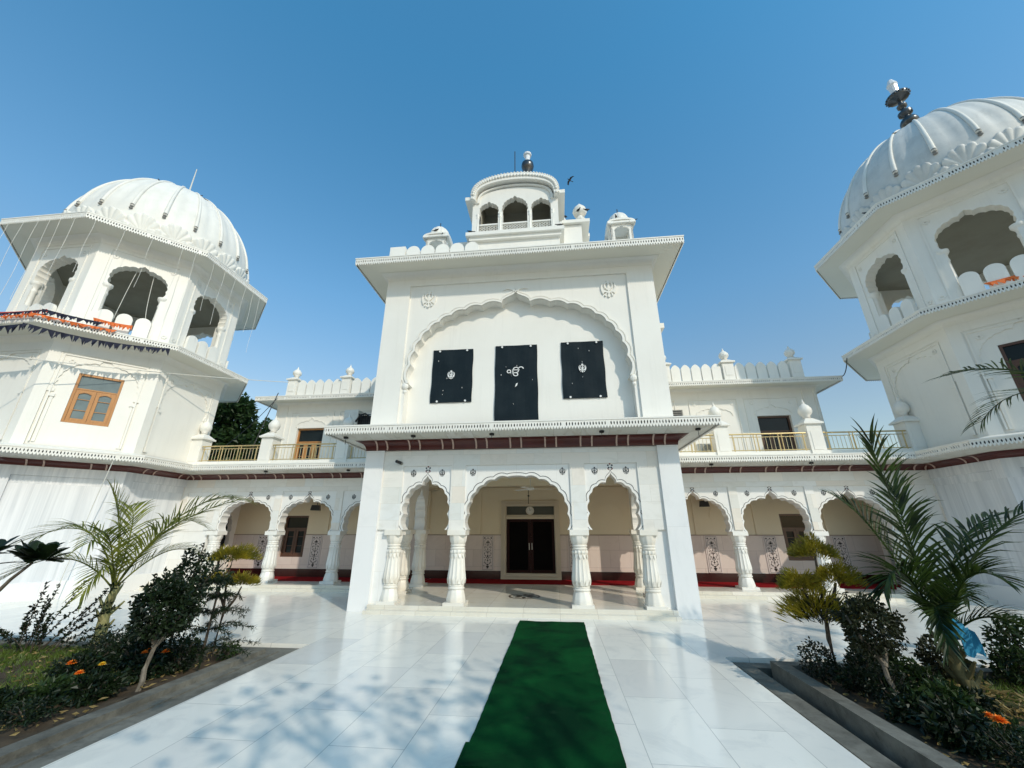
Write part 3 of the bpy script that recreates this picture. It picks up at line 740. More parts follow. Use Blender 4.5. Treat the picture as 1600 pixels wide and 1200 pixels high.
fr_ = MB()
def frame_ring(mb, fr, a0, a1, z0, z1, t, d0, d1, bottom=True):
    mb.box(fr, a0, a0+t, d0, d1, z0, z1); mb.box(fr, a1-t, a1, d0, d1, z0, z1); mb.box(fr, a0+t, a1-t, d0, d1, z1-t, z1)
    if bottom: mb.box(fr, a0+t, a1-t, d0, d1, z0, z0+t)
frame_ring(fr_, BACK, -.95, .95, .145, 2.50, .09, -.05, .06); frame_ring(fr_, BACK, -.86, .86, .235, 2.41, .05, -.12, .10); frame_ring(fr_, BACK, -.81, .81, .285, 2.36, .03, -.2, .045)
fr_.box(BACK, -.78, .78, -.15, .05, 1.93, 2.02); fr_.box(BACK, -.78, .78, -.15, .03, 2.03, 2.06)
fr_.build('door_frame', 'trim', gh)
t_ = MB(); t_.box(BACK, -.78, .78, -.14, -.11, 2.06, 2.33); t_.build('transom', 'transom', gh)
for sx in (-1, 1):
    dr = MB(); frame_ring(dr, BACK, min(sx*.002, sx*.775), max(sx*.002, sx*.775), .317, 1.93, .085, -.12, -.06); do = dr.build('door', 'door', gh)
    g = MB(); g.box(BACK, min(sx*.087, sx*.69), max(sx*.087, sx*.69), -.11, -.085, .402, 1.845); g.build('door_panel', 'doorglass', do)
    g = MB(); g.tube([BACK(sx*.045, -.02, 1.00), BACK(sx*.045, -.02, 1.20)], .012, 8); g.box(BACK, sx*.045-.008, sx*.045+.008, -.07, -.02, 1.08, 1.11); g.build('handle', 'acwhite', do)
for a in (-1.38, 1.38): inlay_panel(gh, a)
m = MB()                                                      # pilaster strips and blind niches of the rear wall
for a in (-3.45, -1.70, 1.70, 3.45):
    m.mark().box(BACK, a-.07, a+.07, -.01, .045, 1.46, 2.855)
na = cusp(.42, .42, 4, .08, .2, .03)
m.build_each('pilaster', 'cream', gh); m = MB()
for c in (-2.55, 2.55): m.mark().ribbon(BACK, shift(na, c, 1.95), shift(scaled(na, .42, .42, .03), c, 1.95), -.005, .014)
m.build_each('blind_niche', 'cream', gh); m = MB(); m.box(BACK, -3.5, 3.5, -.01, .06, 2.86, 2.93); m.build('cornice', 'cream', gh)

# ------------------------------------------------------------------ arcaded wings
WCOL = (5.81, 7.84, 9.81)
warch = cusp(.80, .86, 6, .22, .19, .10, p=.82)
def window(parent, fr, a0, a1, z0, z1, d, mat, glass, leaves=2, transom=.26, bars=2, arched=False):
    f = MB(); t = .055; zt = z1-(z1-z0)*transom
    frame_ring(f, fr, a0, a1, z0, z1, t, d-.07, d)
    f.box(fr, a0+t, a1-t, d-.07, d-.002, zt-.035, zt)
    wd = (a1-a0-2*t)/leaves
    for k in range(leaves):
        b0, b1 = a0+t+k*wd+.004, a0+t+(k+1)*wd-.004; s_ = min(.075, wd*.22)
        frame_ring(f, fr, b0, b1, z0+t, zt-.036, s_, d-.05, d-.012)
        if arched:
            zz = zt-.036-s_; P = [(b0+s_, zz+.004), (b0+s_, zz-.05)]+[(b0+s_+(b1-b0-2*s_)*q/8, zz-.05+.045*math.sin(math.pi*q/8)) for q in range(1, 8)]+[(b1-s_, zz-.05), (b1-s_, zz+.004)]
            f.prism(fr, P, d-.048, d-.014)
        for q in range(1, bars+1):
            zz = z0+t+(zt-z0-t)*q/(bars+1); f.box(fr, b0+s_, b1-s_, d-.035, d-.022, zz-.008, zz+.008)
    o = f.build('window', mat, parent)
    g = MB(); g.box(fr, a0+.02, a1-.02, d-.066, d-.045, z0+.02, z1-.02); g.build('pane', glass, o)
    return o

def wing(s):
    side = 'left' if s < 0 else 'right'
    T = thing('arcade_wing', ('white arcaded wing whose balcony has an orange wooden door, beside the tree' if s < 0 else
              'white arcaded wing whose balcony has a dark brown door, against open sky'), 'wing', (XC+s*7.3, 12.1, 0))
    so = lambda a, b: (min(s*a, s*b), max(s*a, s*b))
    bx = lambda m, fr, a, b, *r: m.box(fr, *so(a, b), *r)
    cs = [s*4.74, s*6.825, s*8.825]; Z = 1.555
    m = MB(); ar = sorted([(c, Z, warch) for c in cs]); lo, hi = so(3.57, 11.25)
    m.prism(WING, arcade(lo, hi, Z, 3.128, ar), -.34, -.04)
    bx(m, WING, 10.02, 11.25, -.34, -.05, .0, Z-.001)
    m.build('arcade_wall', 'arcpanel', T)
    m = MB(); bx(m, WING, 3.57, 11.25, -.06, -.006, 2.74, 3.126)
    for a, b in ((5.70, 5.93), (7.72, 7.95), (9.72, 10.15), (11.0, 11.25)): bx(m, WING, a, b, -.06, -.006, Z+.04, 2.74)
    m.build('cladding', 'clad', T)
    global ln, red, FLF
    ln, red = MB(), MB(); FLF = (WING, -.042)
    for c in cs:
        ln.ribbon(WING, shift(scaled(warch, .9, 1.08, .05), c, Z), shift(scaled(warch, .9, 1.08, .062), c, Z), -.045, -.036)
        flower(c, 2.70, .045)
        for e in (-.62, .62): put_glyph(ln, WING, KHANDA, c+e, 2.56, .16, -.039, .004)
    q = ln.build('arch_inlay', 'line', T); red.build('flower_inlay', 'redinlay', q)
    for c in WCOL: column('column', (XC+s*c, 12.28), .14, 1.415, T, 'wing_column', .93)
    # floor, steps, ceiling
    m = MB(); bx(m, WING, 3.13, 11.2, -1.595, .42, 0, .14); bx(m, WING, 3.13, 11.2, .42, .62, 0, .07); m.build('verandah_floor', 'step', T)
    m = MB(); bx(m, WING, 3.14, 11.2, -1.6, -.345, 2.86, 3.20); m.build('verandah_ceiling', 'ceil', T)
    wa = (7.70, 8.55)
    h0, h1 = so(*wa); back_wall(T, *so(3.62, 11.2), holes=[(h0, h1, .74, 2.06)])
    window(T, BACK, h0, h1, .74, 2.06, -.06, 'brown', 'glass', 2, .30, 2)
    for a in (5.56, 7.27, 9.22): inlay_panel(T, s*a)
    m = MB()
    for a in (5.2, 6.98, 9.0, 10.9): bx(m.mark(), BACK, a-.06, a+.06, -.01, .04, 1.46, 2.86)
    m.build_each('pilaster', 'cream', T); m = MB()
    for c in (6.1,): m.ribbon(BACK, shift(na, s*c, 1.95), shift(scaled(na, .42, .42, .03), s*c, 1.95), -.005, .014)
    m.build('blind_niche', 'cream', T)
    # end arch of the verandah, dark glazed opening beyond
    fr = Fr((XC+s*10.35, 13.0), math.pi if s > 0 else 0)
    m = MB(); m.prism(fr, [(-.7, .14), (-.5, .14), (-.5, 1.35)]+shift(cusp(.44, .7, 4, .16, .2, .06), 0, 1.5)+[(.5, 1.35), (.5, .14), (.7, .14), (.7, 2.86), (-.7, 2.86)], -.2, 0)
    m.build('end_arch', 'wing_column', T)
    m = MB(); m.box(fr, -.5, .5, -.19, -.15, .14, 2.6); m.build('end_glazing', 'glass', T)
    # lower eave with maroon cove
    p = [(XC-11.25, 12.1), (XC-3.57, 12.1)] if s < 0 else [(XC+3.57, 12.1), (XC+11.25, 12.1)]
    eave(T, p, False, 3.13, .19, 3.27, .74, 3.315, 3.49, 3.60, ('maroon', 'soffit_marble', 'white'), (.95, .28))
    # balcony floor and low parapet with finial piers
    m = MB(); bx(m, WING, 3.58, 11.2, -1.6, -.02, 3.205, 3.52); bx(m, WING, 3.6, 11.2, -.15, .16, 3.46, 3.70); m.build('balcony', 'white', T)
    pk = (5.86, 8.48, 11.0) if s < 0 else (5.72, 8.26, 10.86)
    for a in pk: pier_with_finial(T, WING, s*a, .20, 3.47, .40, .98, .80, name='balcony_pier')
    # upper storey
    do = (7.70, 8.76)
    d0, d1 = so(*do); lo, hi = so(3.56, 9.75)
    m = MB(); ztop = 6.19; zd = 5.20
    m.box(BACK, lo, d0, -.3, 0, 3.53, ztop); m.box(BACK, d1, hi, -.3, 0, 3.53, ztop); m.box(BACK, d0, d1, -.3, 0, zd, ztop)
    m.wbox(XC+lo+.005, XC+hi-.005, 13.99, 19, 3.4, ztop+.2)
    m.build('upper_wall', 'white', T)
    m = MB()
    ca = cusp(.56, .22, 4, .12, .2, .03)
    for c, wd in ((8.23, .86), (6.35, .80), (4.6, .5)):
        a0_, a1_ = s*c-wd, s*c+wd
        m.box(BACK, a0_, a1_, -.01, .03, 5.80, 5.835); m.box(BACK, a0_, a0_+.03, -.01, .024, 3.7, 5.80); m.box(BACK, a1_-.03, a1_, -.01, .024, 3.7, 5.80)
        if wd > .6:
            m.ribbon(BACK, shift(ca, s*c, 5.24), shift(scaled(ca, .56, .3, .035), s*c, 5.24), -.01, .02)
            for e in (-1, 1): m.ball(BACK(s*c+e*.62, 0, 5.66), .07, 10, 6, (1, .35, 1))
    for e in (9.3, 9.66): bx(m, BACK, e-.02, e+.02, -.01, .03, 3.6, 6.05)
    m.build('wall_relief', 'white', T)
    window(T, BACK, d0, d1, 3.56, zd, -.10, 'wood' if s < 0 else 'brown', 'glass', 3, .30, 1)
    p = [(XC-9.75, 18.9), (XC-9.75, 13.7), (XC-3.57, 13.7)] if s < 0 else [(XC+3.57, 13.7), (XC+9.75, 13.7), (XC+9.75, 18.9)]
    eave(T, p, False, 6.10, .10, 6.20, .56, 6.15, 6.31, 6.42)
    m = MB(); m.wbox(XC+lo+.02, XC+hi-.02, 13.72, 18.8, 6.40, 6.47); m.build('roof', 'white', T)
    pr_ = (4.80, 6.92, 9.10) if s > 0 else (9.05, 6.88, 4.6)
    PB = Fr((XC, 13.3), -math.pi/2)
    for a in pr_: pier_with_finial(T, PB, s*a, 0, 6.40, .36, .62, .62, name='parapet_pier')
    srt = sorted(pr_)
    for a, b in zip(srt, srt[1:]):
        n = 5; g = (b-a-.42)/n
        for k in range(n): merlon('merlon', T, PB, s*(a+.21+g*(k+.5)), -.06, 6.40, g*.88, .58, .10, pointed=.22)
    return T
wing(-1); wing(1)

# ------------------------------------------------------------------ octagonal domed towers
def tower(s, uc, Yc):
    left = s < 0
    T = thing('domed_tower', 'octagonal white domed tower with an orange wooden window and a thin rod on its dome' if left else
              'octagonal white domed tower topped by a dark ringed finial with a white tip', 'tower', W(uc, Yc))
    C = (XC+uc, Yc)
    octa = lambda ap: [(C[0]+ap/math.cos(math.pi/8)*math.cos(math.pi/8+k*math.pi/4), C[1]+ap/math.cos(math.pi/8)*math.sin(math.pi/8+k*math.pi/4)) for k in range(8)]
    A, AU = 2.82, 2.71; hs, hu = A*math.tan(math.pi/8), AU*math.tan(math.pi/8)
    F = [Fr((C[0]+A*math.cos(k*math.pi/4), C[1]+A*math.sin(k*math.pi/4)), k*math.pi/4) for k in range(8)]
    FU = [Fr((C[0]+AU*math.cos(k*math.pi/4), C[1]+AU*math.sin(k*math.pi/4)), k*math.pi/4) for k in range(8)]
    # ground storey in grey streaked marble
    m = MB()
    for fr in F:
        m.box(fr, -hs, -.92, -.3, 0, .40, 3.128); m.box(fr, .92, hs, -.3, 0, .40, 3.128); m.box(fr, -.92, .92, -.3, 0, 2.90, 3.128); m.box(fr, -.93, .93, -.3, -.055, .40, 2.91)
    m.build('ground_wall', 'wall_marble', T)
    m = MB(); m.zprism(octa(A+.015), 0, .40); m.build('plinth', 'pier', T)
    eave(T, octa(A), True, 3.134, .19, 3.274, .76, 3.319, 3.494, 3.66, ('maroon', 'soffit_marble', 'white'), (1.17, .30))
    # first storey
    m = MB(); rel = MB(); ba = cusp(.80, .86, 7, .20, .17, .04, p=.8)
    for k, fr in enumerate(F):
        m.box(fr, -hs, -.93, -.3, 0, 3.3, 6.55); m.box(fr, .93, hs, -.3, 0, 3.3, 6.55); m.box(fr, -.93, .93, -.3, 0, 6.26, 6.55)
        win = k % 2 == 1
        if win:
            m.box(fr, -.94, -.47, -.3, -.05, 3.3, 6.27); m.box(fr, .47, .94, -.3, -.05, 3.3, 6.27)
            m.box(fr, -.47, .47, -.3, -.05, 5.74, 6.27); m.box(fr, -.47, .47, -.3, -.05, 3.3, 4.33)
        else: m.box(fr, -.94, .94, -.3, -.05, 3.3, 6.27)
        sp = [(-.935, 5.12), (-.80, 5.12)]+shift(ba, 0, 5.2)+[(.80, 5.12), (.935, 5.12), (.935, 6.262), (-.935, 6.262)]
        rel.prism(fr, sp, -.1, -.018)
        frame_ring(rel, fr, -.885, .885, 3.75, 6.215, .035, -.06, .006, False)
        for e in (-1, 1):
            rel.ball(fr(e*.70, -.02, 6.02), .085, 12, 6, (1, 1, 1)) if False else rel.lathe(fr(e*.70, -.02, 6.0), [(0, -.01), (.07, -.01), (.07, .01), (0, .01)], 10) if False else None
            for q in range(6):
                t = q*math.pi/3; c = (e*.68+.045*math.cos(t), 6.03+.045*math.sin(t)); rel.prism(fr, [(c[0]+.026*math.cos(v), c[1]+.026*math.sin(v)) for v in [w_*math.pi/3 for w_ in range(6)]], -.03, .004)
            rel.box(fr, e*.80-.05, e*.80+.05, -.06, .0, 4.98, 5.06); rel.box(fr, e*.80-.03, e*.80+.03, -.06, -.02, 3.75, 4.98)
    m.build('middle_wall', 'white', T); rel.build('wall_relief', 'white', T)
    for k, fr in enumerate(F):
        if k % 2 == 1: window(T, fr, -.465, .465, 4.335, 5.735, -.06, 'wood' if left or k != 5 else 'brown', 'greyglass' if left else 'glass', 2, .30, 2, True)
    eave(T, octa(A), True, 6.50, .14, 6.66, .70, 6.70, 6.87, 7.0)
    # open upper storey
    fl = MB(); fl.zprism(octa(2.5), 6.80, 6.99); fl.build('upper_floor', 'soffit', T)
    m = MB(); rel = MB(); cl = MB(); ua = cusp(.62, .78, 6, .12, .18, .12, p=.85)
    for k, fr in enumerate(FU):
        zs = 8.66
        m.prism(fr, arcade(-hu, hu, 6.985, 9.97, [(0, zs, ua)]), -.30, 0)
        frame_ring(rel, fr, -.86, .86, 7.0, 9.86, .04, -.02, .022, False)
        for e in (-1, 1):
            c = fr(e*.66, -.10, 0)
            cl.mark().lathe((c.x, c.y, 6.99), [(.12, 0), (.12, .10), (.085, .14), (.105, .22), (.11, .34), (.085, .9), (.075, 1.3), (.09, 1.34), (.09, 1.38), (.075, 1.42), (.08, 1.5), (.13, 1.58), (.14, 1.60), (.14, 1.67), (.11, 1.68)], 18)
            for zz in (9.62, 7.35):
                for q in range(6):
                    t = q*math.pi/3; cc = (e*(.70 if zz > 9 else .98)+.05*math.cos(t), zz+.05*math.sin(t)); rel.prism(fr, [(cc[0]+.028*math.cos(v), cc[1]+.028*math.sin(v)) for v in [w_*math.pi/3 for w_ in range(6)]], -.01, .018)
        for q in (-1, 0, 1): merlon('merlon', T, fr, q*.43, .10, 6.98, .36, .80, .10)
    m.build('upper_wall', 'white', T); rel.build('upper_relief', 'white', T); cl.build_each('jamb_column', 'white', T, ang=35)
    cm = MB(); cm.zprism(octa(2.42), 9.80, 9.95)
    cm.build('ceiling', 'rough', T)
    eave(T, octa(AU), True, 9.95, .20, 10.13, .79, 10.16, 10.36, 10.46)
    # dome
    r0, z0, hh = 2.72, 10.42, 4.08
    def prof(t):
        if t < .25: return r0*(.93+.07*math.sin(t/.25*math.pi/2))
        q = (t-.25)/.75; return r0*max(0., 1-q**1.7)**.5
    P = [(prof(k/40), hh*k/40) for k in range(41)]
    NR = 20
    d = MB(); d.lathe((C[0], C[1], z0), P, NR*8, lambda a, t: 1-.022*(1-abs(math.sin(a*NR/2)))**2*min(1, max(0, (t-.2)*5))*(1 if t < .95 else 0))
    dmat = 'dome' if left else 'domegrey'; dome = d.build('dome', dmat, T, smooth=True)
    sf = lambda a, t, o=0.: (C[0]+(prof(t)+o)*math.cos(a), C[1]+(prof(t)+o)*math.sin(a), z0+hh*t)
    rb = MB(); kn = MB(); sh = MB()
    for k in range(NR):
        a = 2*math.pi*(k+.5)/NR
        rb.mark(); kn.mark()
        rb.tube([sf(a, .30+.66*j/22, .015) for j in range(23)], .062, 6, .035)
        for tt, rr in ((.315, .060), (.295, .046), (.277, .055)): kn.ball(sf(a, tt, .03), rr, 8, 5, (1, 1, .62))
        b = 2*math.pi*k/NR; HWD = math.pi/NR
        for (cen, tb, RX, RY, nf, off) in ((b, .085, .47, .62, 9, .0), (a, .03, .37, .40, 7, .045)):
            sh.mark(); NT_ = nf*6; pts = []; rr_ = (0, .25, .5, .75, .92, 1., 1.02)
            for ir, q in enumerate(rr_):
                for j in range(NT_+1):
                    th = (j/NT_-.5)*2*1.92; rd = abs(math.cos(nf*math.pi*j/NT_-math.pi/2))**.8; sc_ = 1+.07*rd*(q > .8)
                    o_ = -.03 if ir == len(rr_)-1 else off+.012+.055*q+.040*rd*q-.02*max(0, q-.9)*10*(1-rd)
                    t_ = tb+q*RY*math.cos(th)*sc_/hh; t_ = max(.002, t_); pts.append(sf(cen+q*RX*math.sin(th)*sc_/prof(t_), t_, o_))
            sh.add(pts, [(ir*(NT_+1)+j, ir*(NT_+1)+j+1, (ir+1)*(NT_+1)+j+1, (ir+1)*(NT_+1)+j) for ir in range(len(rr_)-1) for j in range(NT_)])
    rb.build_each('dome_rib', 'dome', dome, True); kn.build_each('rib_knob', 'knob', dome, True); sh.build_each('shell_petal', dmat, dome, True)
    ba_ = MB(); ba_.zprism(octa(2.66), 10.40, 10.50); ba_.build('dome_base', 'dome', T)
    zt = z0+hh
    f = MB()
    if left:
        f.lathe((C[0], C[1], zt-.06), [(.45, 0), (.42, .08), (.30, .14), (.32, .22), (.30, .34), (.12, .42), (0, .43)], 20); o = f.build('dome_cap', 'dome', dome, smooth=True)
        q = MB(); q.tube([(C[0], C[1], zt+.3), (C[0]-.02, C[1], zt+1.65)], .03, 6, .015); q.build('rod', 'wire', o)
    else:
        f.lathe((C[0], C[1], zt-.12), [(q_*.74, z_*1.16) for q_, z_ in [(.36, 0), (.30, .15), (.10, .22), (.09, .42), (.24, .46), (.30, .56), (.34, .60), (.33, .68), (.28, .76), (.12, .82), (.11, .90), (.26, .98), (.27, 1.06), (.13, 1.12), (.09, 1.22), (.18, 1.28), (.19, 1.36), (.09, 1.42), (.08, 1.56), (.40, 1.66), (.44, 1.72), (.43, 1.78), (.15, 1.82), (.10, 1.90)]], 24)
        o = smooth_by_angle(f.build('finial', 'finial', dome), 40)
        q = MB()
        for k in range(18): q.mark().ball((C[0]+.32*math.cos(k*math.pi/9), C[1]+.32*math.sin(k*math.pi/9), zt+1.88), .038, 6, 4)
        q.build_each('finial_bead', 'finial', o)
        q = MB(); q.lathe((C[0], C[1], zt+2.06), [(.09, 0), (.11, .1), (.13, .38), (.16, .46), (.14, .52), (.07, .72), (0, .78)], 10); q.build('finial_tip', 'glasswhite', o)
    return T, octa
LT, locta = tower(-1, -13.95, 11.29)
RT, rocta = tower(1, 13.79, 11.39)

# ------------------------------------------------------------------ ground
GL, GR, GF, GN = -3.74, 2.17, 6.52, -4.0      # garden edges: left bed, right bed, far, near
m = MB(); m.add([(-600, -600, -.16), (600, -600, -.16), (600, 600, -.16), (-600, 600, -.16)], [(0, 1, 2, 3)]); struct(m.build('ground', 'earth'))
m = MB(); m.zprism([(-32, GF), (GL, GF), (GL, GN), (-32, GN), (-32, -16), (32, -16), (32, GN), (GR, GN), (GR, GF), (32, GF), (32, 34), (-32, 34)], -.12, 0)
patio = struct(m.build('marble_patio', 'floor'))
def kerb(sx, x0):
    m = MB()
    X = lambda a, b: (min(x0+sx*a, x0+sx*b), max(x0+sx*a, x0+sx*b))
    def strip(a, b, z0, z1, jitter=0):
        # L-shaped run: along the path and along the far edge, mitred at the corner
        P = [(x0+sx*a, GN), (x0+sx*a, GF-a), (x0+sx*26, GF-a), (x0+sx*26, GF-b), (x0+sx*b, GF-b), (x0+sx*b, GN)]
        m.zprism(P, z0, z1)
    strip(.07, .28, -.15, -.04); strip(.28, .40, -.15, -.14 if sx > 0 else -.025); strip(.40, .56, -.15, .07 if sx > 0 else .03)
    struct(m.build('garden_kerb', 'concrete'))
    g = MB(); n = 46; mm = 60; a, b = x0+sx*.555, x0+sx*13
    pts = [(a+(b-a)*i/n, GN+(GF-.555-GN)*j/mm, .0+.035*math.sin(i*1.7+j*.6)*math.sin(j*1.1)+rnd.uniform(-.012, .012)) for j in range(mm+1) for i in range(n+1)]
    g.add(pts, [(j*(n+1)+i, j*(n+1)+i+1, (j+1)*(n+1)+i+1, (j+1)*(n+1)+i) for j in range(mm) for i in range(n)])
    struct(g.build('garden_soil', 'soil', smooth=True))
kerb(-1, GL); kerb(1, GR)
def lawn(x0, x1, y0, y1, n, name='lawn_grass', h=.07):
    m = MB()
    for _ in range(n):
        x, y = rnd.uniform(x0, x1), rnd.uniform(y0, y1)
        if math.sin(x*1.3+1)*math.sin(y*1.7)+rnd.uniform(-.5, .8) < -.25: continue
        a = rnd.uniform(0, 6.28); L = h*rnd.uniform(.5, 1.3); d = (math.cos(a)*.6, math.sin(a)*.6, rnd.uniform(.5, 1.1))
        m.leaf((x, y, -.01), d, L, .010)
    o = m.build(name, 'grass', recalc=False); o['kind'] = 'stuff'; return o
lawn(-9.5, -5.0, 3.4, 5.9, 24000, h=.085); lawn(4.1, 8.5, 3.4, 6.0, 16000, h=.085)

# carpets
m = MB(); pts = []; n = 60
for j in range(n+1):
    t = j/n; y = 3.50+(8.42-3.50)*t
    for e in (0, 1): pts.append(((-.755+e*1.18)+.004*math.sin(y*3+e*2)+rnd.uniform(-.004, .004), y-(.06*e if j == n else (.10*e if j == 0 else 0)), .012+.004*math.sin(y*5+e)))
cols = 8; P2 = []
for j in range(n+1):
    a, b = Vector(pts[2*j]), Vector(pts[2*j+1])
    for i in range(cols+1):
        q = a.lerp(b, i/cols); q.z = .016+.004*math.sin(q.y*4.1+i*.7)+.003*math.sin(i*1.9)+max(0, 1-j/3)*(.012+.012*math.sin(i*.9)); P2.append(q)
k = len(P2); c1 = cols+1
f = [(j*c1+i, j*c1+i+1, (j+1)*c1+i+1, (j+1)*c1+i) for j in range(n) for i in range(cols)]
low = [(p.x, p.y, .003) for p in P2]
ring = [j*c1 for j in range(n+1)]+[n*c1+i for i in range(1, c1)]+[j*c1+cols for j in range(n-1, -1, -1)]+[i for i in range(cols-1, 0, -1)]
f += [(ring[i], ring[(i+1) % len(ring)], ring[(i+1) % len(ring)]+k, ring[i]+k) for i in range(len(ring))]
m.add(list(P2)+low, f); tag(m.build('green_carpet', 'green'), 'long green carpet runner laid on the white marble towards the porch', 'carpet')
m = MB(); m.wbox(-.79, .40, 1.2, 3.9, .002, .009); tag(m.build('green_carpet', 'green'), 'second green carpet piece showing under the near end of the long runner', 'carpet')
for lab, a0, a1 in (('red carpet strip on the verandah floor left of the porch', -11.0, -3.2), ('red carpet strip across the porch in front of the dark door', -3.15, 3.15), ('red carpet strip on the verandah floor right of the porch', 3.2, 11.0)):
    m = MB(); m.wbox(XC+a0, XC+a1, 12.55, 13.55, .144, .156); tag(m.build('red_carpet', 'red'), lab, 'carpet')

# ------------------------------------------------------------------ fittings
t = thing('ceiling_fan', 'pale ceiling fan hanging inside the middle porch arch', 'fan', W(.2, 10.8, 2.62))
m = MB(); m.tube([W(.2, 10.8, 2.68), W(.2, 10.8, 3.02)], .014, 8); m.build('down_rod', 'acwhite', t)
m = MB(); m.lathe(W(.2, 10.8, 2.58), [(.02, 0), (.09, .01), (.11, .05), (.08, .09), (.03, .11)], 18); m.build('motor', 'acwhite', t, smooth=True)
for k in range(3):
    a = .25+k*2*math.pi/3; m = MB(); c, s_ = math.cos(a), math.sin(a); p = []
    for (r_, w_, dz) in ((.10, .035, 0), (.25, .06, .006), (.60, .065, .006)):
        for e in (-1, 1): p.append(W(.2+r_*c-e*w_*s_, 10.8+r_*s_+e*w_*c, 2.62+e*dz))
    p += [(x, y, z-.008) for x, y, z in p]
    m.add(p, [(0, 1, 3, 2), (2, 3, 5, 4), (6, 8, 9, 7), (8, 10, 11, 9), (0, 2, 8, 6), (2, 4, 10, 8), (1, 7, 9, 3), (3, 9, 11, 5), (4, 5, 11, 10), (0, 6, 7, 1)]); m.build('blade', 'acwhite', t)
t = thing('wall_clock', 'round pale clock on the glazed transom above the dark porch door', 'clock', W(.0, 13.6, 2.05))
fr = BACK; m = MB()
def disc(mb, fr, a, z, r, d0, d1, n=28): mb.prism(fr, [(a+r*math.cos(2*math.pi*k/n), z+r*math.sin(2*math.pi*k/n)) for k in range(n)], d0, d1)
disc(m, fr, .0, 2.19, .135, .035, .07); m.build('rim', 'trim', t)
m = MB(); disc(m, fr, .0, 2.19, .115, .072, .076); m.build('dial', 'acwhite', t)
m = MB()
for k in range(12):
    a = k*math.pi/6; m.box(fr, .095*math.sin(a)-.006, .095*math.sin(a)+.006, .077, .079, 2.19+.095*math.cos(a)-.006, 2.19+.095*math.cos(a)+.006)
m.prism(fr, [(-.004, 2.18), (.004, 2.18), (.052, 2.235), (.046, 2.24)], .077, .081); m.prism(fr, [(-.004, 2.18), (.004, 2.18), (-.02, 2.275), (-.028, 2.273)], .077, .083); m.build('hands', 'black', t)
t = thing('pendant_lamp', 'thin dark pendant rod hanging in front of the porch door', 'lamp', W(.0, 13.0, 2.3))
m = MB(); m.tube([W(0, 13.0, 2.36), W(0, 13.0, 2.86)], .010, 6); m.build('rod', 'dkwire', t)
m = MB(); m.lathe(W(0, 13.0, 2.58), [(.012, 0), (.03, .01), (.03, .05), (.012, .06)], 10); m.build('knob', 'dkwire', t)
def speaker(u, Y, z, lab, rz):
    t = thing('wall_speaker', lab, 'speaker', W(u, Y, z), 'speakers under the verandah ceilings')
    fr = Fr((XC+u, Y), -math.pi/2+rz); m = MB(); m.prism(fr, [(-.15, z), (.15, z), (.12, z+.17), (-.12, z+.17)], -.14, .06); m.build('cabinet', 'black', t)
    m = MB(); m.box(fr, -.125, .125, .061, .072, z+.015, z+.15); m.build('grille', 'dkwire', t)
    m = MB(); m.box(fr, -.02, .02, -.25, -.14, z+.06, z+.10); m.tube([fr(0, -.2, z+.1), fr(0, -.2, z+.60)], .012, 6); m.build('bracket', 'steel', t)
speaker(-7.30, 13.35, 2.22, 'black wall speaker in the left verandah above a dark window', .35)
speaker(5.42, 13.35, 2.27, 'black wall speaker in the right verandah near the gatehouse', -.35)
t = thing('security_camera', 'small dark security camera above the left porch arch', 'camera', W(-2.72, 8.96, 3.05)); fr = FRONT
m = MB(); disc(m, fr, -2.70, 3.06, .04, -.054, -.03, 14); m.build('base', 'acgrey', t); m = MB(); m.tube([FRONT(-2.72, -.03, 3.07), FRONT(-2.76, .12, 3.08)], .035, 10); m.build('body', 'black', t)
# banners over the gatehouse wall recess
def banner(a0, a1, z0, z1, ch, eh, lab, zc):
    t = thing('banner', lab, 'banner', FRONT((a0+a1)/2, -.32, z0), 'dark banners under the big arch')
    m = MB(); n, k = 10, 14; d = -.305
    pts = []; 
    for j in range(k+1):
        for i in range(n+1):
            u_, v_ = i/n, j/k; e = .007*math.sin(v_*9+u_*3)+.004*math.sin(u_*14+v_*4)
            ed = .006*math.sin(v_*13+a0*7) if i in (0, n) else 0
            pts.append(FRONT(a0+(a1-a0)*u_+ed, d+e, z0+(z1-z0)*v_))
    q = len(pts); pts += [p+Vector((0, .012, 0)) for p in pts]; c1 = n+1
    f = [(j*c1+i, j*c1+i+1, (j+1)*c1+i+1, (j+1)*c1+i) for j in range(k) for i in range(n)]
    f += [tuple(x+q for x in reversed(w_)) for w_ in f]
    rg = [i for i in range(c1)]+[j*c1+n for j in range(1, k+1)]+[k*c1+i for i in range(n-1, -1, -1)]+[j*c1 for j in range(k-1, 0, -1)]
    f += [(rg[i], rg[(i+1) % len(rg)], rg[(i+1) % len(rg)]+q, rg[i]+q) for i in range(len(rg))]
    m.add(pts, f); cl = m.build('cloth', 'banner', t, smooth=False)
    m = MB(); put_glyph(m, FRONT, ch, (a0+a1)/2-.02, zc, eh, -.284, .004)
    if ch == EKO: m.prism(FRONT, [((a0+a1)/2-.03, zc-.42), ((a0+a1)/2+.0, zc-.33), ((a0+a1)/2+.04, zc-.31), ((a0+a1)/2+.02, zc-.38)], -.288, -.280)
    m.build('emblem', 'bannerwhite', t)
    m = MB(); fl = MB(); r_ = random.Random(int(a0*100))
    for zz in ((z1-.045, z0+.03) if ch != EKO else (z1-.045,)):
        for x in (a0+.18, a1-.16): disc(m.mark(), FRONT, x, zz, .026, -.30, -.278, 8)
    for _ in range(5):
        x, z = r_.uniform(a0+.1, a1-.1), r_.uniform(z0+.1, z1-.15); h_ = r_.uniform(.004, .018); fl.mark().box(FRONT, x-.004, x+.004, -.30, -.281, z-h_, z+h_)
    m.build_each('eyelet', 'bannerwhite', t); fl.build_each('scratch', 'bannerwhite', t)
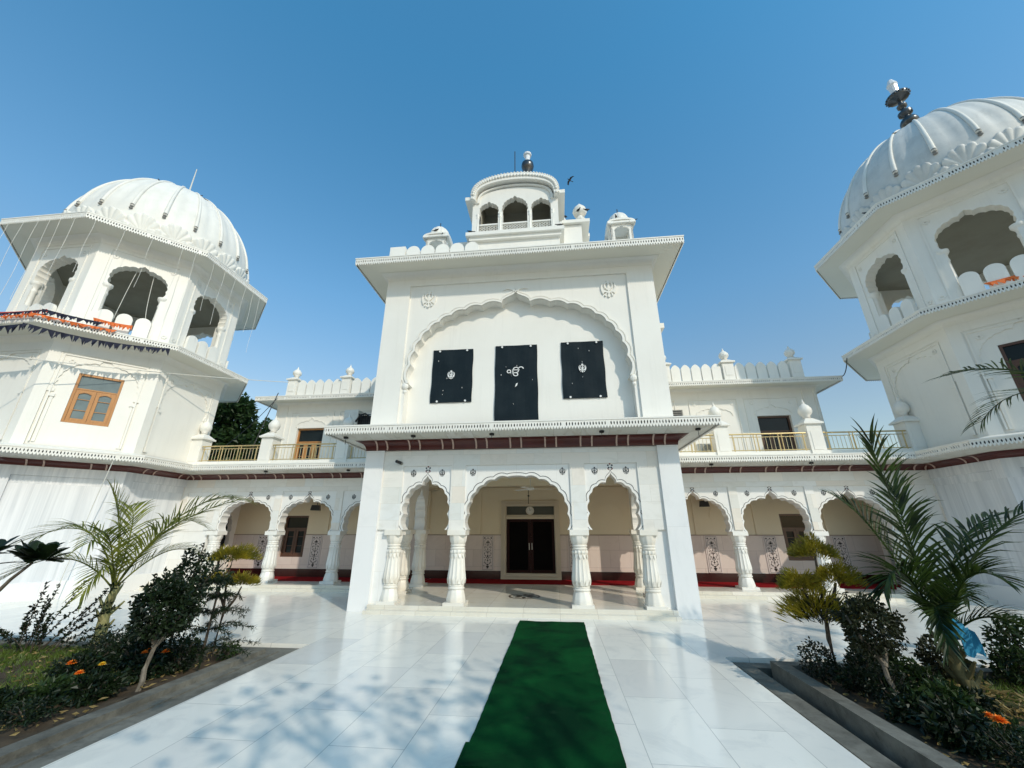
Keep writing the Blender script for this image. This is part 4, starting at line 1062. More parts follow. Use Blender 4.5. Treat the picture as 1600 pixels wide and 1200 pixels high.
banner(-2.21, -1.145, 4.60, 6.06, KHANDA, .24, 'left dark navy banner with small white khanda on the gatehouse wall', 5.34)
banner(-.56, .52, 3.97, 6.10, EKO, .26, 'tall middle dark navy banner with white Ek Onkar sign', 5.36)
banner(1.13, 2.19, 4.60, 6.12, KHANDA, .24, 'right dark navy banner with white khanda and scratches along its right edge', 5.38)
# brass railings of the balconies
def railing(u0, u1, lab, Y=11.95, z0=3.73, z1=4.20):
    u0, u1 = min(u0, u1), max(u0, u1); t = thing('balcony_railing', lab, 'railing', W((u0+u1)/2, Y, 3.7), 'brass railings along the balconies')
    m = MB(); m.tube([W(u0, Y, z1), W(u1, Y, z1)], .022, 8); m.tube([W(u0, Y, z1-.09), W(u1, Y, z1-.09)], .012, 6); m.tube([W(u0, Y, z0), W(u1, Y, z0)], .014, 6); m.build('rail', 'gold', t)
    n = 3; k = 0; m = MB()
    for i in range(n+1):
        u = u0+.04+(u1-u0-.08)*i/n
        for e in (-.045, .045):
            if u0 <= u+e <= u1: m.mark().tube([W(u+e, Y, 3.69), W(u+e, Y, z1)], .014, 6)
    m.build_each('post', 'gold', t)
    m = MB(); n = int((u1-u0)/.105)
    for i in range(1, n): u = u0+(u1-u0)*i/n; m.tube([W(u, Y, z0), W(u, Y, z1-.09)], .007, 5)
    m.build('baluster', 'goldpaint', t)
railing(-10.78, -8.72, 'balcony railing in front of the dark tree beside the left domed tower')
railing(-8.26, -6.08, 'balcony railing in front of the orange balcony door on the left wing')
railing(-5.64, -3.7, 'balcony railing half hidden by the left end of the porch canopy')
railing(5.94, 8.03, 'bright brass balcony railing before the dark brown door on the right wing')
railing(8.49, 10.64, 'balcony railing against open sky beside the right domed tower')
railing(3.7, 5.50, 'balcony railing half hidden by the right end of the porch canopy')
# air conditioners
def condenser(u, Y, z, w_, h, d, lab, cage=False):
    t = thing('air_conditioner', lab, 'air conditioner', W(u, Y, z)); fr = Fr((XC+u, Y), -math.pi/2)
    m = MB(); m.box(fr, -w_/2, w_/2, -d, 0, z+.04, z+h); m.box(fr, -w_/2+.05, -w_/2+.12, -d+.02, -.02, z, z+.04); m.box(fr, w_/2-.12, w_/2-.05, -d+.02, -.02, z, z+.04); m.build('casing', 'acwhite', t)
    m = MB(); r = h*.40; cx = -w_*.14
    disc(m, fr, cx, z+.04+h*.46, r, .004, .010)
    m.build('fan_recess', 'acgrey', t)
    m = MB()
    for k in range(7):
        rr = r*(k+1)/7; m.ribbon(fr, [(cx+rr*math.cos(a), z+.04+h*.46+rr*math.sin(a)) for a in [2*math.pi*q/28 for q in range(29)]], [(cx+(rr-.008)*math.cos(a), z+.04+h*.46+(rr-.008)*math.sin(a)) for a in [2*math.pi*q/28 for q in range(29)]], .012, .022)
    disc(m, fr, cx, z+.04+h*.46, r*.2, .012, .025, 14); m.build('grille', 'acwhite', t)
    return t
condenser(5.62, 12.5, 3.56, .80, .50, .3, 'white air conditioner with a round fan grille on the right balcony under the canopy corner')
t = thing('air_conditioner', 'white boxed air conditioner with dark caged side above the left end of the porch canopy', 'air conditioner', W(-6.1, 13.3, 5.1))
AF = Fr((XC-6.1, 13.2), -math.pi/2)
m = MB(); m.box(AF, -.50, .02, -.42, .16, 5.12, 5.66); m.box(AF, -.46, .45, -.42, -.30, 5.08, 5.12); m.build('casing', 'acwhite', t)
m = MB()
for k in range(6): x = .05+k*.08; m.tube([AF(x, .12, 5.12), AF(x, .12, 5.52-.02*k)], .014, 5)
for zz in (5.14, 5.3, 5.5): m.tube([AF(.03, .12, zz), AF(.48, .12, zz-.03)], .014, 5)
m.box(AF, .03, .46, -.4, .08, 5.12, 5.45); m.tube([AF(-.02, .2, 5.2), AF(.12, .2, 5.42), AF(.30, .18, 5.50), AF(.45, .14, 5.40)], .03, 6); m.build('cage', 'black', t)
t = thing('air_conditioner', 'small dark louvred air conditioner beside the gatehouse on the right wing wall', 'air conditioner', W(5.0, 13.6, 5.15))
AF = Fr((XC+5.02, 13.45), -math.pi/2); m = MB(); m.box(AF, -.20, .22, -.24, 0, 5.12, 5.42); m.build('casing', 'acgrey', t)
m = MB()
for k in range(4): m.box(AF, -.17, .19, .002, .012, 5.15+k*.068, 5.185+k*.068)
m.build('louvre', 'black', t)
# downlights hanging from the soffits
def downlight(p, lab):
    t = thing('downlight', lab, 'light', p, 'small dark lights under the eaves'); m = MB(); m.lathe((p[0], p[1], p[2]-.03), [(.05, 0), (.055, .01), (.055, .035)], 12); m.build('fitting', 'black', t)
    m = MB(); m.tube([(p[0], p[1], p[2]-.03), (p[0], p[1], p[2]-.16)], .006, 5); m.build('stem', 'dkwire', t)
for u in (-3.9, -2.3, -.5, 1.9, 3.9): downlight(W(u, 8.55, 3.60), 'small dark light under the porch canopy')
for u in (-5.4, -8.1, 5.2, 7.8): downlight(W(u, 11.65, 3.31), 'small dark light under a wing eave')

# ------------------------------------------------------------------ bunting, cables, light strings
def sag(a, b, s, n=24):
    a, b = Vector(a), Vector(b); return [a.lerp(b, k/n)-Vector((0, 0, 4*s*(k/n)*(1-k/n))) for k in range(n+1)]
def bunting(pts, mat, lab, fl=.20, fw=.09, gap=.10, group=None):
    t = thing('bunting', lab, 'bunting', pts[0], group)
    m = MB(); m.tube(pts, .010, 5); m.build('cord', mat, t)
    m = MB(); acc = 0
    for a, b in zip(pts, pts[1:]):
        L = (b-a).length; d = (b-a)/L; x = 0
        while x < L:
            p = a+d*x; l = fl*rnd.uniform(.6, 1.15); w_ = fw*rnd.uniform(.7, 1.2); sw = Vector((rnd.uniform(-.07, .07), rnd.uniform(-.07, .07), 0))
            q = [p, p+d*w_, p+d*w_*.55+Vector((0, 0, -l))+sw]; nrm = Vector((d.y, -d.x, 0))*.004
            m.add([v+nrm for v in q]+[v-nrm for v in q], [(0, 1, 2), (5, 4, 3), (0, 3, 4, 1), (1, 4, 5, 2), (2, 5, 3, 0)]); x += gap*rnd.uniform(.8, 1.3)
    m.build('pennants', mat, t)
def lip(octa, ap, k0, f, z, out=.06):
    P = octa(ap+out); a, b = Vector(P[k0]+(z,)), Vector(P[(k0+1) % 8]+(z,)); return a.lerp(b, f)
bunting(sag(lip(locta, 3.52, 6, .93, 6.70, .10), lip(locta, 3.52, 6, .0, 6.55, .16), .12)+sag(lip(locta, 3.52, 6, .0, 6.55, .16), lip(locta, 3.52, 5, .10, 6.60, .2), .06)[1:], 'navy', 'long navy pennant string hanging below the eave of the left tower', .20, .10, .075)
bunting(sag(lip(locta, 3.52, 6, .52, 6.92, .05), lip(locta, 3.52, 6, .0, 6.90, .08), .02)+sag(lip(locta, 3.52, 6, .0, 6.90, .08), lip(locta, 3.52, 5, .05, 6.90, .05), .02)[1:], 'orange', 'torn orange bunting draped along the eave of the left tower', .10, .12, .07)
bunting(sag(lip(locta, 3.0, 6, .60, 7.38, .0), lip(locta, 3.0, 6, .28, 7.36, .0), .03), 'orange', 'orange bunting tied across the merlons of the left tower', .16, .10, .07)
bunting(sag(lip(locta, 3.2, 5, .92, 7.28, .0), lip(locta, 3.2, 5, .0, 7.36, .0), .05), 'redb', 'red bunting across the far left merlons of the left tower', .14, .10, .16)
bunting(sag(lip(locta, 3.36, 6, .40, 7.14, .0), lip(locta, 3.36, 6, .0, 7.14, .03), .02)+sag(lip(locta, 3.36, 6, .0, 7.14, .03), lip(locta, 3.36, 5, .05, 7.14, .0), .02)[1:], 'navy', 'short navy pennants strung in front of the left tower merlons', .15, .10, .15)
bunting(sag(lip(rocta, 2.90, 4, .40, 7.30, .0), lip(rocta, 3.0, 5, .3, 7.5, .0), .05), 'orange', 'orange bunting in front of the right tower merlons', .14, .14, .07)
bunting(sag(lip(rocta, 2.86, 4, .74, 7.62, .0), lip(rocta, 2.9, 5, .3, 7.7, .0), .03), 'navy', 'navy pennants across the right tower merlons', .18, .16, .12)
def cable(pts, r, mat, lab, group=None):
    m = MB(); m.tube(pts, r, 5); tag(m.build('cable', mat), lab, 'cable', group)
cable(sag((-14.2, 6.4, 5.45), W(-9.05, 13.1, 6.85), .10), .012, 'wire', 'thin pale cable running from the left tower to the left wing parapet')
cable(sag(W(10.3, 13.12, 6.3), tuple(lip(rocta, 3.52, 3, .10, 6.72)), .12), .014, 'dkwire', 'dark cable between the right wing roof and the right tower eave')
cable(sag(W(-9.3, 13.0, 6.4), W(-9.6, 12.6, 3.9), -.06), .016, 'dkwire', 'dark cable dropping down from the left wing roof corner')
cable(sag(W(-9.4, 13.1, 6.2), (-17.0, 17, 4.6), .5), .012, 'dkwire', 'thin dark cable slanting down in front of the tree')
cable([Vector(lip(locta, 3.58, 6, .80, 3.3, .0)), Vector(lip(locta, 3.4, 6, .78, 2.2, .0)), Vector(lip(locta, 3.3, 6, .74, .1, .0))], .010, 'wire', 'pale wire hanging down the marble of the left tower')
spots = [(5, f) for f in (.12, .3, .48, .62, .74, .90)]+[(6, f) for f in (.08, .30, .52, .78, .9)]+[(7, f) for f in (.1, .26, .42, .60, .74, .86)]
for k, (e, f) in enumerate(spots):
    a = lip(locta, 3.5, e, f, 10.2, .02); L = rnd.uniform(1.6, 3.2) if e != 7 else rnd.uniform(1.5, 2.4)
    m = MB(); p = [a-Vector((0, 0, L*j/12))+Vector((.010*math.sin(j*.7+k), .010*math.cos(j*.6+k), 0)) for j in range(13)]
    t = thing('light_string', 'pale decorative light string hanging from the upper eave of the left tower', 'light string', a, 'light strings hanging from the left tower')
    m.tube(p, .0042, 4); m.build('wire', 'bulb', t)
    m = MB(); [m.ball(q, .007, 5, 4) for q in p[1:]]; m.build('bulbs', 'bulb', t)
for (a, b, s_, lab) in ((lip(locta, 2.5, 6, .42, 9.5, 0), lip(locta, 2.5, 6, .36, 7.6, 0), -.15, 'pale wire dangling in the middle opening of the left tower'), (lip(locta, 2.5, 6, .62, 9.4, 0), lip(locta, 2.6, 6, .72, 7.75, 0), .45, 'looped pale wire in the middle opening of the left tower')):
    cable(sag(a, b, s_), .009, 'wire', lab)

# ------------------------------------------------------------------ birds
def bird(p, ang, sc=1., lab='', fly=False):
    t = thing('bird', lab, 'bird', p, None if fly else 'dark birds perched on the roofs')
    sc *= .55 if not fly else .5; c, s_ = math.cos(ang), math.sin(ang); w3 = lambda x, y, z: (p[0]+sc*(x*c-y*s_), p[1]+sc*(x*s_+y*c), p[2]+sc*z)
    m = MB(); prof = [(-.15, .0, .012), (-.10, .01, .03), (-.03, .03, .055), (.05, .05, .058), (.10, .085, .036), (.13, .115, .034), (.155, .125, .020), (.175, .12, .006), (.20, .115, .002)]
    pts = []
    for x, z, r in prof:
        for k in range(8): a = k*math.pi/4; pts.append(w3(x, r*math.cos(a), z+.06+r*math.sin(a)))
    f = [(j*8+k, j*8+(k+1) % 8, (j+1)*8+(k+1) % 8, (j+1)*8+k) for j in range(len(prof)-1) for k in range(8)]+[tuple(range(7, -1, -1)), tuple(range(len(pts)-8, len(pts)))]
    m.add(pts, f)
    m.add([w3(-.10, -.025, .08), w3(-.10, .025, .08), w3(-.30, .035, .05), w3(-.30, -.035, .05), w3(-.10, -.02, .065), w3(-.10, .02, .065), w3(-.30, .03, .044), w3(-.30, -.03, .044)], [(0, 1, 2, 3), (7, 6, 5, 4), (0, 4, 5, 1), (1, 5, 6, 2), (2, 6, 7, 3), (3, 7, 4, 0)])
    m.build('body', 'bird', t, smooth=True)
    for e in (-1, 1):
        m = MB()
        if fly: q = [(.08, e*.04, .10), (-.06, e*.04, .10), (-.10, e*.22, .17), (.06, e*.22, .17), (-.16, e*.46, .10), (-.04, e*.44, .10)]; fc = [(0, 1, 2, 3), (3, 2, 4, 5)]
        else: q = [(.07, e*.05, .13), (.06, e*.06, .08), (-.12, e*.05, .05), (-.20, e*.025, .06), (-.08, e*.045, .11), (0, e*.06, .13)]; fc = [(0, 1, 2, 5), (5, 2, 3, 4)]
        n = len(q); m.add([w3(*v) for v in q]+[w3(v[0], v[1]+e*.006, v[2]-.006) for v in q], fc+[tuple(i+n for i in reversed(g)) for g in fc]); m.build('wing', 'bird', t)
        if not fly: m = MB(); m.tube([w3(0, e*.02, .03), w3(.02, e*.02, -.03)], .006*sc, 5); m.build('leg', 'bird', t)
bird((.99, 12, 14.42), 3.6, 1.0, 'black bird in flight in the sky right of the rooftop pavilion', True)
pb_ = [(W(-3.78, 12.35, 12.40), 1), (W(-3.2, 12.2, 12.40), 2), (W(-3.42, 12.15, 12.62), 0), (W(4.12, 12.2, 12.40), 2.5), (W(3.5, 12.15, 12.6), 1.2), (W(2.2, 10.15, 11.14), .5), (W(1.9, 10.15, 11.14), 2), (W(1.55, 10.9, 11.62), 1), (W(1.28, 9.30, 9.86), .4), (W(-1.38, 9.3, 9.86), 3)]
for q, a in pb_: bird(q, a, 1., 'dark bird perched on the gatehouse roof structures')
for C_, zt_, side_ in ((W(-13.95, 11.29), 10.42, 'left'), (W(13.79, 11.39), 10.42, 'right')):
    for k in range(6):
        t_ = rnd.uniform(.82, .97); r0 = 2.70*max(0, 1-((t_-.25)/.75)**1.7)**.5; a = rnd.uniform(-2.6, -.2) if side_ == 'left' else rnd.uniform(2.2, 4.6)
        bird((C_[0]+r0*math.cos(a), C_[1]+r0*math.sin(a), zt_+3.95*t_+.03), rnd.uniform(0, 6), 1., 'dark bird perched on the '+side_+' tower dome')
bird(tuple(lip(rocta, 3.5, 3, .85, 10.42, -.1)), 2.5, 1., 'dark bird perched on the eave of the right tower')
bird(tuple(lip(locta, 3.3, 5, .92, 6.95, .0)), .5, 1.5, 'large dark bird perched on the middle eave of the left tower')

# ------------------------------------------------------------------ vegetation
def sphere_dir(r_=rnd):
    z = r_.uniform(-1, 1); a = r_.uniform(0, 2*math.pi); q = math.sqrt(1-z*z); return Vector((q*math.cos(a), q*math.sin(a), z))
def bez(p0, p1, p2, n): return [Vector(p0)*(1-t)**2+Vector(p1)*2*t*(1-t)+Vector(p2)*t*t for t in [k/n for k in range(n+1)]]
def frond(parent, p0, p1, p2, mat, L=.46, n=36, r=.013, droop=.42, WL=.019, vshape=.45, start=.14):
    L *= 1.12
    """arching palm frond: one curved rachis with two rows of narrow folded leaflets"""
    pts = bez(p0, p1, p2, n); m = MB(); m.tube(pts, r, 6, .003)
    for i in range(int(n*start), n+1):
        t = i/n; d = (pts[min(i+1, n)]-pts[max(i-1, 0)]).normalized(); side = d.cross(Vector((0, 0, 1)))
        if side.length < .05: side = Vector((1, 0, 0))
        side.normalize(); up = side.cross(d)
        l = L*(.45+.55*math.sin(min(1, (t-start)/(1-start)*1.15+.12)*math.pi*.86))*rnd.uniform(.85, 1.1)
        for e in (-1, 1):
            base = pts[i]; ang = .92-.5*t+rnd.uniform(-.17, .17)
            dd = (d*math.cos(ang)+(side*e*math.cos(vshape)+up*math.sin(vshape))*math.sin(ang)).normalized()
            q = [base]; dirv = dd.copy(); ns = 4
            for k in range(ns): dirv = (dirv+Vector((0, 0, -droop*l*(k+1)*.33*rnd.uniform(.6, 1.4)))).normalized(); q.append(q[-1]+dirv*l/ns)
            W_ = WL*rnd.uniform(.8, 1.2); s2 = dd.cross(up); s2.normalize()
            wd = (.45, 1., .95, .6, .02); vs = []
            for k, (pp, ww) in enumerate(zip(q, wd)): vs += [pp-s2*W_*ww*.5+up*W_*.18*ww, pp, pp+s2*W_*ww*.5+up*W_*.18*ww]
            m.add(vs, [(3*k+j, 3*k+j+1, 3*k+j+4, 3*k+j+3) for k in range(ns) for j in (0, 1)])
    return m.build('frond', mat, parent, recalc=False)
def palm_trunk(parent, base, crown, r0, r1, mat='palmstem'):
    m = MB(); pts = [Vector(base).lerp(Vector(crown), k/9)+Vector((.02*math.sin(k*.9), 0, 0)) for k in range(10)]
    n = 12; vs = []
    for i, p in enumerate(pts):
        t = i/9; r = r0*(1-t)**1.6+r1*(1-(1-t)**1.6)+(.006 if i % 2 else 0)
        for k in range(n): a = 2*math.pi*k/n; vs.append(p+Vector((math.cos(a), math.sin(a), 0))*r*(1+.06*math.sin(3*a+i)))
    m.add(vs, [(i*n+k, i*n+(k+1) % n, (i+1)*n+(k+1) % n, (i+1)*n+k) for i in range(9) for k in range(n)]); m.build('trunk', mat, parent, smooth=True)
    m = MB()
    for k in range(7):                                        # old leaf bases
        a = k*2.4; z = .25+.09*k; p = Vector(base).lerp(Vector(crown), min(1, z)); d = Vector((math.cos(a), math.sin(a), 1.6)).normalized()
        m.mark().tube([p+Vector((math.cos(a), math.sin(a), 0))*r1*.7, p+Vector((math.cos(a), math.sin(a), 0))*r1*1.1+d*.10, p+Vector((math.cos(a), math.sin(a), 0))*r1*1.3+d*.20], .030, 6, .012)
    m.build_each('leaf_base', mat, parent)
# left palm, sunlit
b = Vector((-6.74, 6.05, -.02)); c = Vector((-6.74, 6.05, .80))
t = thing('palm', 'young palm with a yellowish trunk and sunlit arching fronds before the left tower', 'palm', b)
palm_trunk(t, b, c, .088, .048)
o = lambda x, y, z: c+Vector((x, y, z))
for p1, p2, L in (((.45, -.10, .95), (1.75, -.1, 1.22), .50), ((.75, .0, 1.5), (1.60, .25, 1.25), .46), ((-.35, -.2, 1.15), (-1.25, -.3, .70), .52), ((-.15, .2, 1.35), (-.75, .4, 1.15), .44),
                  ((.15, -.5, 1.1), (.55, -1.0, .65), .42), ((-.5, -.4, .75), (-1.0, -.7, .15), .44), ((.05, .5, 1.2), (.3, .9, .9), .42), ((-.05, -.1, .9), (-.15, -.35, 1.35), .42), ((.45, .3, .8), (.9, .5, .35), .40), ((.3, -.4, .7), (.45, -.8, .0), .38)):
    frond(t, o(0, 0, -.06), o(*p1), o(*p2), 'palm', L)
# right palm, backlit
b = Vector((3.96, 5.10, -.02)); c = Vector((3.90, 5.12, .58))
t = thing('palm', 'dark palm with a blue cloth tied to it beside the right kerbed bed', 'palm', b)
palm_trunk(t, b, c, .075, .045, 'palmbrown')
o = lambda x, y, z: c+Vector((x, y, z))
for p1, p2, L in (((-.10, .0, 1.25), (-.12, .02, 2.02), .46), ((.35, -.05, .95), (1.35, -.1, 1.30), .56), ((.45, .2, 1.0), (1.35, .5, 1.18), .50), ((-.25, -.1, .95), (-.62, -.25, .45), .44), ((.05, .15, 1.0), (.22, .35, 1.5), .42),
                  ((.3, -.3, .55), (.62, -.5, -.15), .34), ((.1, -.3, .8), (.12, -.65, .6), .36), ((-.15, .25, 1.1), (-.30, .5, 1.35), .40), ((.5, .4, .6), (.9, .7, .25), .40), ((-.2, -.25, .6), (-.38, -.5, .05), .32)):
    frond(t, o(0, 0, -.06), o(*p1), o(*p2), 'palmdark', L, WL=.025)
# palm standing mostly outside the right edge
b = Vector((6.9, 5.4, -.02)); c = Vector((6.9, 5.4, 3.0))
t = thing('palm', 'palm whose dark frond tip hangs in front of the right tower window', 'palm', b)
palm_trunk(t, b, c, .16, .09, 'bark')
o = lambda x, y, z: c+Vector((x, y, z))
for p1, p2, L in (((-.9, -.1, .75), (-1.95, -.2, .42), .42), ((.9, .2, .9), (1.8, .3, .2), .5), ((.1, .9, .9), (.2, 1.8, .3), .5), ((.1, -.9, .9), (.3, -1.8, .2), .5), ((.7, -.7, .8), (1.3, -1.3, .0), .5), ((.3, .2, 1.2), (.5, .3, 1.7), .45)):
    frond(t, o(0, 0, -.06), o(*p1), o(*p2), 'palmdark', L)
# blue cloth
t = thing('cloth', 'blue cloth knotted round the right palm just under its crown', 'cloth', (3.96, 5.02, .66))
m = MB(); cx, cy, cz = 3.92, 5.05, .66
m.lathe((cx, cy, cz-.08), [(.075, 0), (.095, .03), (.10, .09), (.09, .14), (.07, .17)], 14, lambda a, q: 1+.10*math.sin(5*a+q*6)); m.build('wrap', 'blue', t, smooth=True)
m = MB(); n = 6; pts = []
for j in range(7):
    for i in range(n+1): u_ = i/n-.5; v_ = j/6; pts.append((cx+.04+u_*.14*(1+v_*.4)+.02*v_, cy-.10-.02*math.sin(u_*14+v_*3), cz+.02-.22*v_+.02*math.sin(u_*9)))
k = len(pts); pts += [(x, y+.008, z) for x, y, z in pts]; f = [(j*(n+1)+i, j*(n+1)+i+1, (j+1)*(n+1)+i+1, (j+1)*(n+1)+i) for j in range(6) for i in range(n)]
m.add(pts, f+[tuple(x+k for x in reversed(g)) for g in f]); m.build('tail', 'blue', t, smooth=True)

def crown(mb, c, rad, n, L, W_, shell=.55, lumps=7, seed=1, flat_=1., outward=.6, amp=.36):
    r_ = random.Random(seed); ls = []
    for k in range(lumps): d = sphere_dir(r_); ls.append((d, r_.uniform(.6, 1.)))
    c = Vector(c); rad = Vector(rad) if not isinstance(rad, (int, float)) else Vector((rad, rad, rad))
    for _ in range(n):
        d = sphere_dir(r_); q = max([s_*max(0, d.dot(l))**3 for l, s_ in ls]+[.0]); rr = (.72+amp*q)*r_.uniform(shell, 1.)**.6
        p = c+Vector((d.x*rad.x, d.y*rad.y, d.z*rad.z*flat_))*rr
        v = (d*outward+sphere_dir(r_)*.8+Vector((0, 0, -.15))).normalized(); mb.leaf(p, v, L*r_.uniform(.6, 1.2), W_*r_.uniform(.7, 1.2))
def limbs(parent, pts_list, mat, r0, r1):
    m = MB()
    for pts in pts_list: m.tube(pts, r0, 7, r1)
    return m.build('trunk', mat, parent)
# clipped ball shrubs
def ball_shrub(base, ctr, rad, n, lab, mat, seed, twist=.0, L=.060):
    t = thing('ball_shrub', lab, 'shrub', base, 'clipped ball shrubs in the beds')
    b, c = Vector(base), Vector(ctr)
    limbs(t, [[b.lerp(c, k/8)+Vector((twist*math.sin(k*1.3)+.015*math.sin(k*2.1), 0, 0)) for k in range(9)], [b.lerp(c, .5), b.lerp(c, .75)+Vector((.12, .05, 0)), c+Vector((.18, .05, .05))], [b.lerp(c, .55), b.lerp(c, .8)-Vector((.12, .03, 0)), c+Vector((-.18, 0, .08))]], 'bark', .028, .010)
    m = MB(); crown(m, c, rad, n, L, L*.62, .5, 9, seed, amp=.5); r_ = random.Random(seed)
    for k in range(26):
        d = sphere_dir(r_); d.z = abs(d.z); q = [c+Vector((d.x*rad[0], d.y*rad[1], d.z*rad[2]))*(.7+.12*i) for i in range(5)]
        for p_ in q:
            for _ in range(3): m.leaf(p_, d*.6+sphere_dir(r_)*.8, L*r_.uniform(.6, 1.1), L*.5)
    m.build('crown', mat, t, recalc=False)
ball_shrub((-4.42, 4.55, 0), (-4.40, 4.62, .80), (.29, .29, .31), 2200, 'large dark clipped ball shrub on a thin pale trunk in the left bed', 'leafdark', 3)
ball_shrub((3.16, 4.90, 0), (3.08, 4.95, .70), (.25, .25, .25), 1700, 'dark clipped ball shrub on a twisted trunk in the right bed', 'leafolive', 5, .02, .05)
t = thing('climbing_shrub', 'tall loose dark shrub behind the large ball shrub in the left bed', 'shrub', (-4.9, 5.3, 0)); m = MB()
crown(m, (-4.74, 5.2, 1.06), (.24, .22, .36), 800, .055, .035, .3, 6, 8); crown(m, (-4.40, 5.15, 1.02), (.26, .2, .26), 170, .055, .035, .2, 6, 9); crown(m, (-4.95, 5.25, .60), (.30, .25, .34), 420, .06, .04, .3, 5, 10); m.build('crown', 'leafdark', t, recalc=False)
limbs(t, [[(-4.9, 5.3, 0), (-4.85, 5.28, .5), (-4.7, 5.2, 1.1), (-4.66, 5.2, 1.42)], [(-4.85, 5.28, .5), (-4.6, 5.2, .9), (-4.25, 5.12, 1.2)], [(-4.8, 5.28, .6), (-5.1, 5.3, 1.0)]], 'twig', .02, .006)
# golden cypress trained in pads
def pad(parent, c, rx, rz, n, L, mat='leafgold', seed=1):
    m = MB(); r_ = random.Random(seed); c = Vector(c)
    for _ in range(n):
        d = sphere_dir(r_); d.z = abs(d.z)*.9-.25; q = r_.uniform(.2, 1.)**.5*(1+.22*math.sin(3*math.atan2(d.y, d.x)+seed))
        p = c+Vector((d.x*rx*q, d.y*rx*q, d.z*rz*q*1.35*(1+.3*math.sin(5*d.x+seed*2)))); v = (Vector((d.x, d.y, .35+.5*r_.random()))+sphere_dir(r_)*.35).normalized()
        m.leaf(p, v, L*r_.uniform(.6, 1.3), .013)
    m.build('foliage_pad', mat, parent, recalc=False)
t = thing('golden_cypress', 'golden cypress trained in three flat pads with a spiky lower whorl in the right bed', 'cypress', (3.12, 5.72, 0))
limbs(t, [[(3.12, 5.72, 0), (3.10, 5.72, .4), (3.14, 5.72, .8), (3.17, 5.72, 1.32)], [(3.11, 5.72, .62), (2.98, 5.72, .8), (2.93, 5.72, .92)], [(3.12, 5.72, .66), (3.26, 5.70, .85), (3.32, 5.70, 1.0)]], 'twig', .030, .012)
pad(t, (3.17, 5.72, 1.32), .23, .17, 1700, .06, 'leafgold', 1); pad(t, (2.92, 5.74, .95), .22, .18, 1700, .06, 'leafgold', 2); pad(t, (3.33, 5.70, 1.03), .23, .19, 1700, .06, 'leafgold', 3)
pad(t, (3.04, 5.70, .66), .34, .22, 700, .20, 'leafgold', 4); pad(t, (3.10, 5.72, .62), .24, .2, 800, .12, 'leafolive', 5)
t = thing('golden_cypress', 'golden cypress with tufted pads rising behind the dark shrubs of the left bed', 'cypress', (-4.74, 5.86, 0))
limbs(t, [[(-4.74, 5.86, 0), (-4.70, 5.86, .5), (-4.76, 5.86, .9), (-4.74, 5.86, 1.2)], [(-4.70, 5.86, .5), (-4.56, 5.85, .68), (-4.50, 5.85, .84)], [(-4.72, 5.86, .6), (-4.9, 5.86, .85)]], 'twig', .022, .009)
pad(t, (-4.75, 5.86, 1.21), .29, .13, 1600, .09, 'leafgold', 6); pad(t, (-4.50, 5.85, .88), .18, .10, 800, .08, 'leafgold', 7); pad(t, (-4.90, 5.86, .90), .20, .10, 700, .08, 'leafgold', 8)
# tiered pine
t = thing('tiered_pine', 'dark young pine with flat drooping tiers in the left bed near the kerb corner', 'pine', (-4.62, 5.55, 0))
limbs(t, [[(-4.62, 5.55, 0), (-4.60, 5.55, .7), (-4.57, 5.55, 1.05)]], 'twig', .02, .006)
for k, z in enumerate((.14, .36, .55, .74, .92)):
    m = MB(); L0 = (.62, .52, .42, .30, .18)[k]
    for j in range(7):
        a = j*2*math.pi/7+k*.5; q = bez((-4.61, 5.55, z), (-4.61+.5*L0*math.cos(a), 5.55+.5*L0*math.sin(a), z+.10), (-4.61+L0*math.cos(a), 5.55+L0*math.sin(a), z-.02), 16); m.tube(q, .006, 5, .002)
        for i in range(2, 17):
            for _ in range(7): m.leaf(q[i], Vector((math.cos(a)*.5, math.sin(a)*.5, -.35))+sphere_dir()*.9, rnd.uniform(.04, .08), .010)
    m.build('branch_tier', 'leafdark', t, recalc=False)
# big-leaved plant at the left edge
t = thing('big_leaf_shrub', 'dark shrub with rosettes of large rounded leaves at the left edge of the left bed', 'shrub', (-7.75, 5.1, 0))
limbs(t, [[(-7.75, 5.1, 0), (-7.6, 5.1, .55), (-7.25, 5.1, .98), (-7.02, 5.1, 1.18)], [(-7.45, 5.1, .75), (-7.55, 5.05, 1.0), (-7.62, 5.0, 1.2)], [(-7.6, 5.1, .55), (-7.9, 5.1, .9), (-7.95, 5.05, 1.1)]], 'bark', .032, .016)
m = MB()
for (cx, cy, cz), n in (((-7.0, 5.1, 1.22), 26), ((-6.85, 5.1, 1.20), 16), ((-7.55, 5.0, 1.28), 16), ((-7.9, 5.05, 1.15), 20), ((-7.25, 5.2, 1.18), 14)):
    for k in range(n):
        a = k*2.4; el = rnd.uniform(.0, 1.25); d = Vector((math.cos(a)*math.cos(el), math.sin(a)*math.cos(el), math.sin(el))); L = rnd.uniform(.20, .30); s_ = d.cross(Vector((0, 0, 1))).normalized(); u_ = s_.cross(d); p = Vector((cx, cy, cz))+d*.03
        vs = []
        for q, ww in ((0, .1), (.25, .55), (.5, .9), (.75, 1.), (.92, .62), (1., .05)): vs += [p+d*L*q+s_*ww*.068-u_*.03*q*q+u_*.015*ww, p+d*L*q-u_*.03*q*q, p+d*L*q-s_*ww*.068-u_*.03*q*q+u_*.015*ww]
        m.add(vs, [(3*i+j, 3*i+j+1, 3*i+j+4, 3*i+j+3) for i in range(5) for j in (0, 1)])
m.build('foliage', 'leafdark', t, recalc=False)
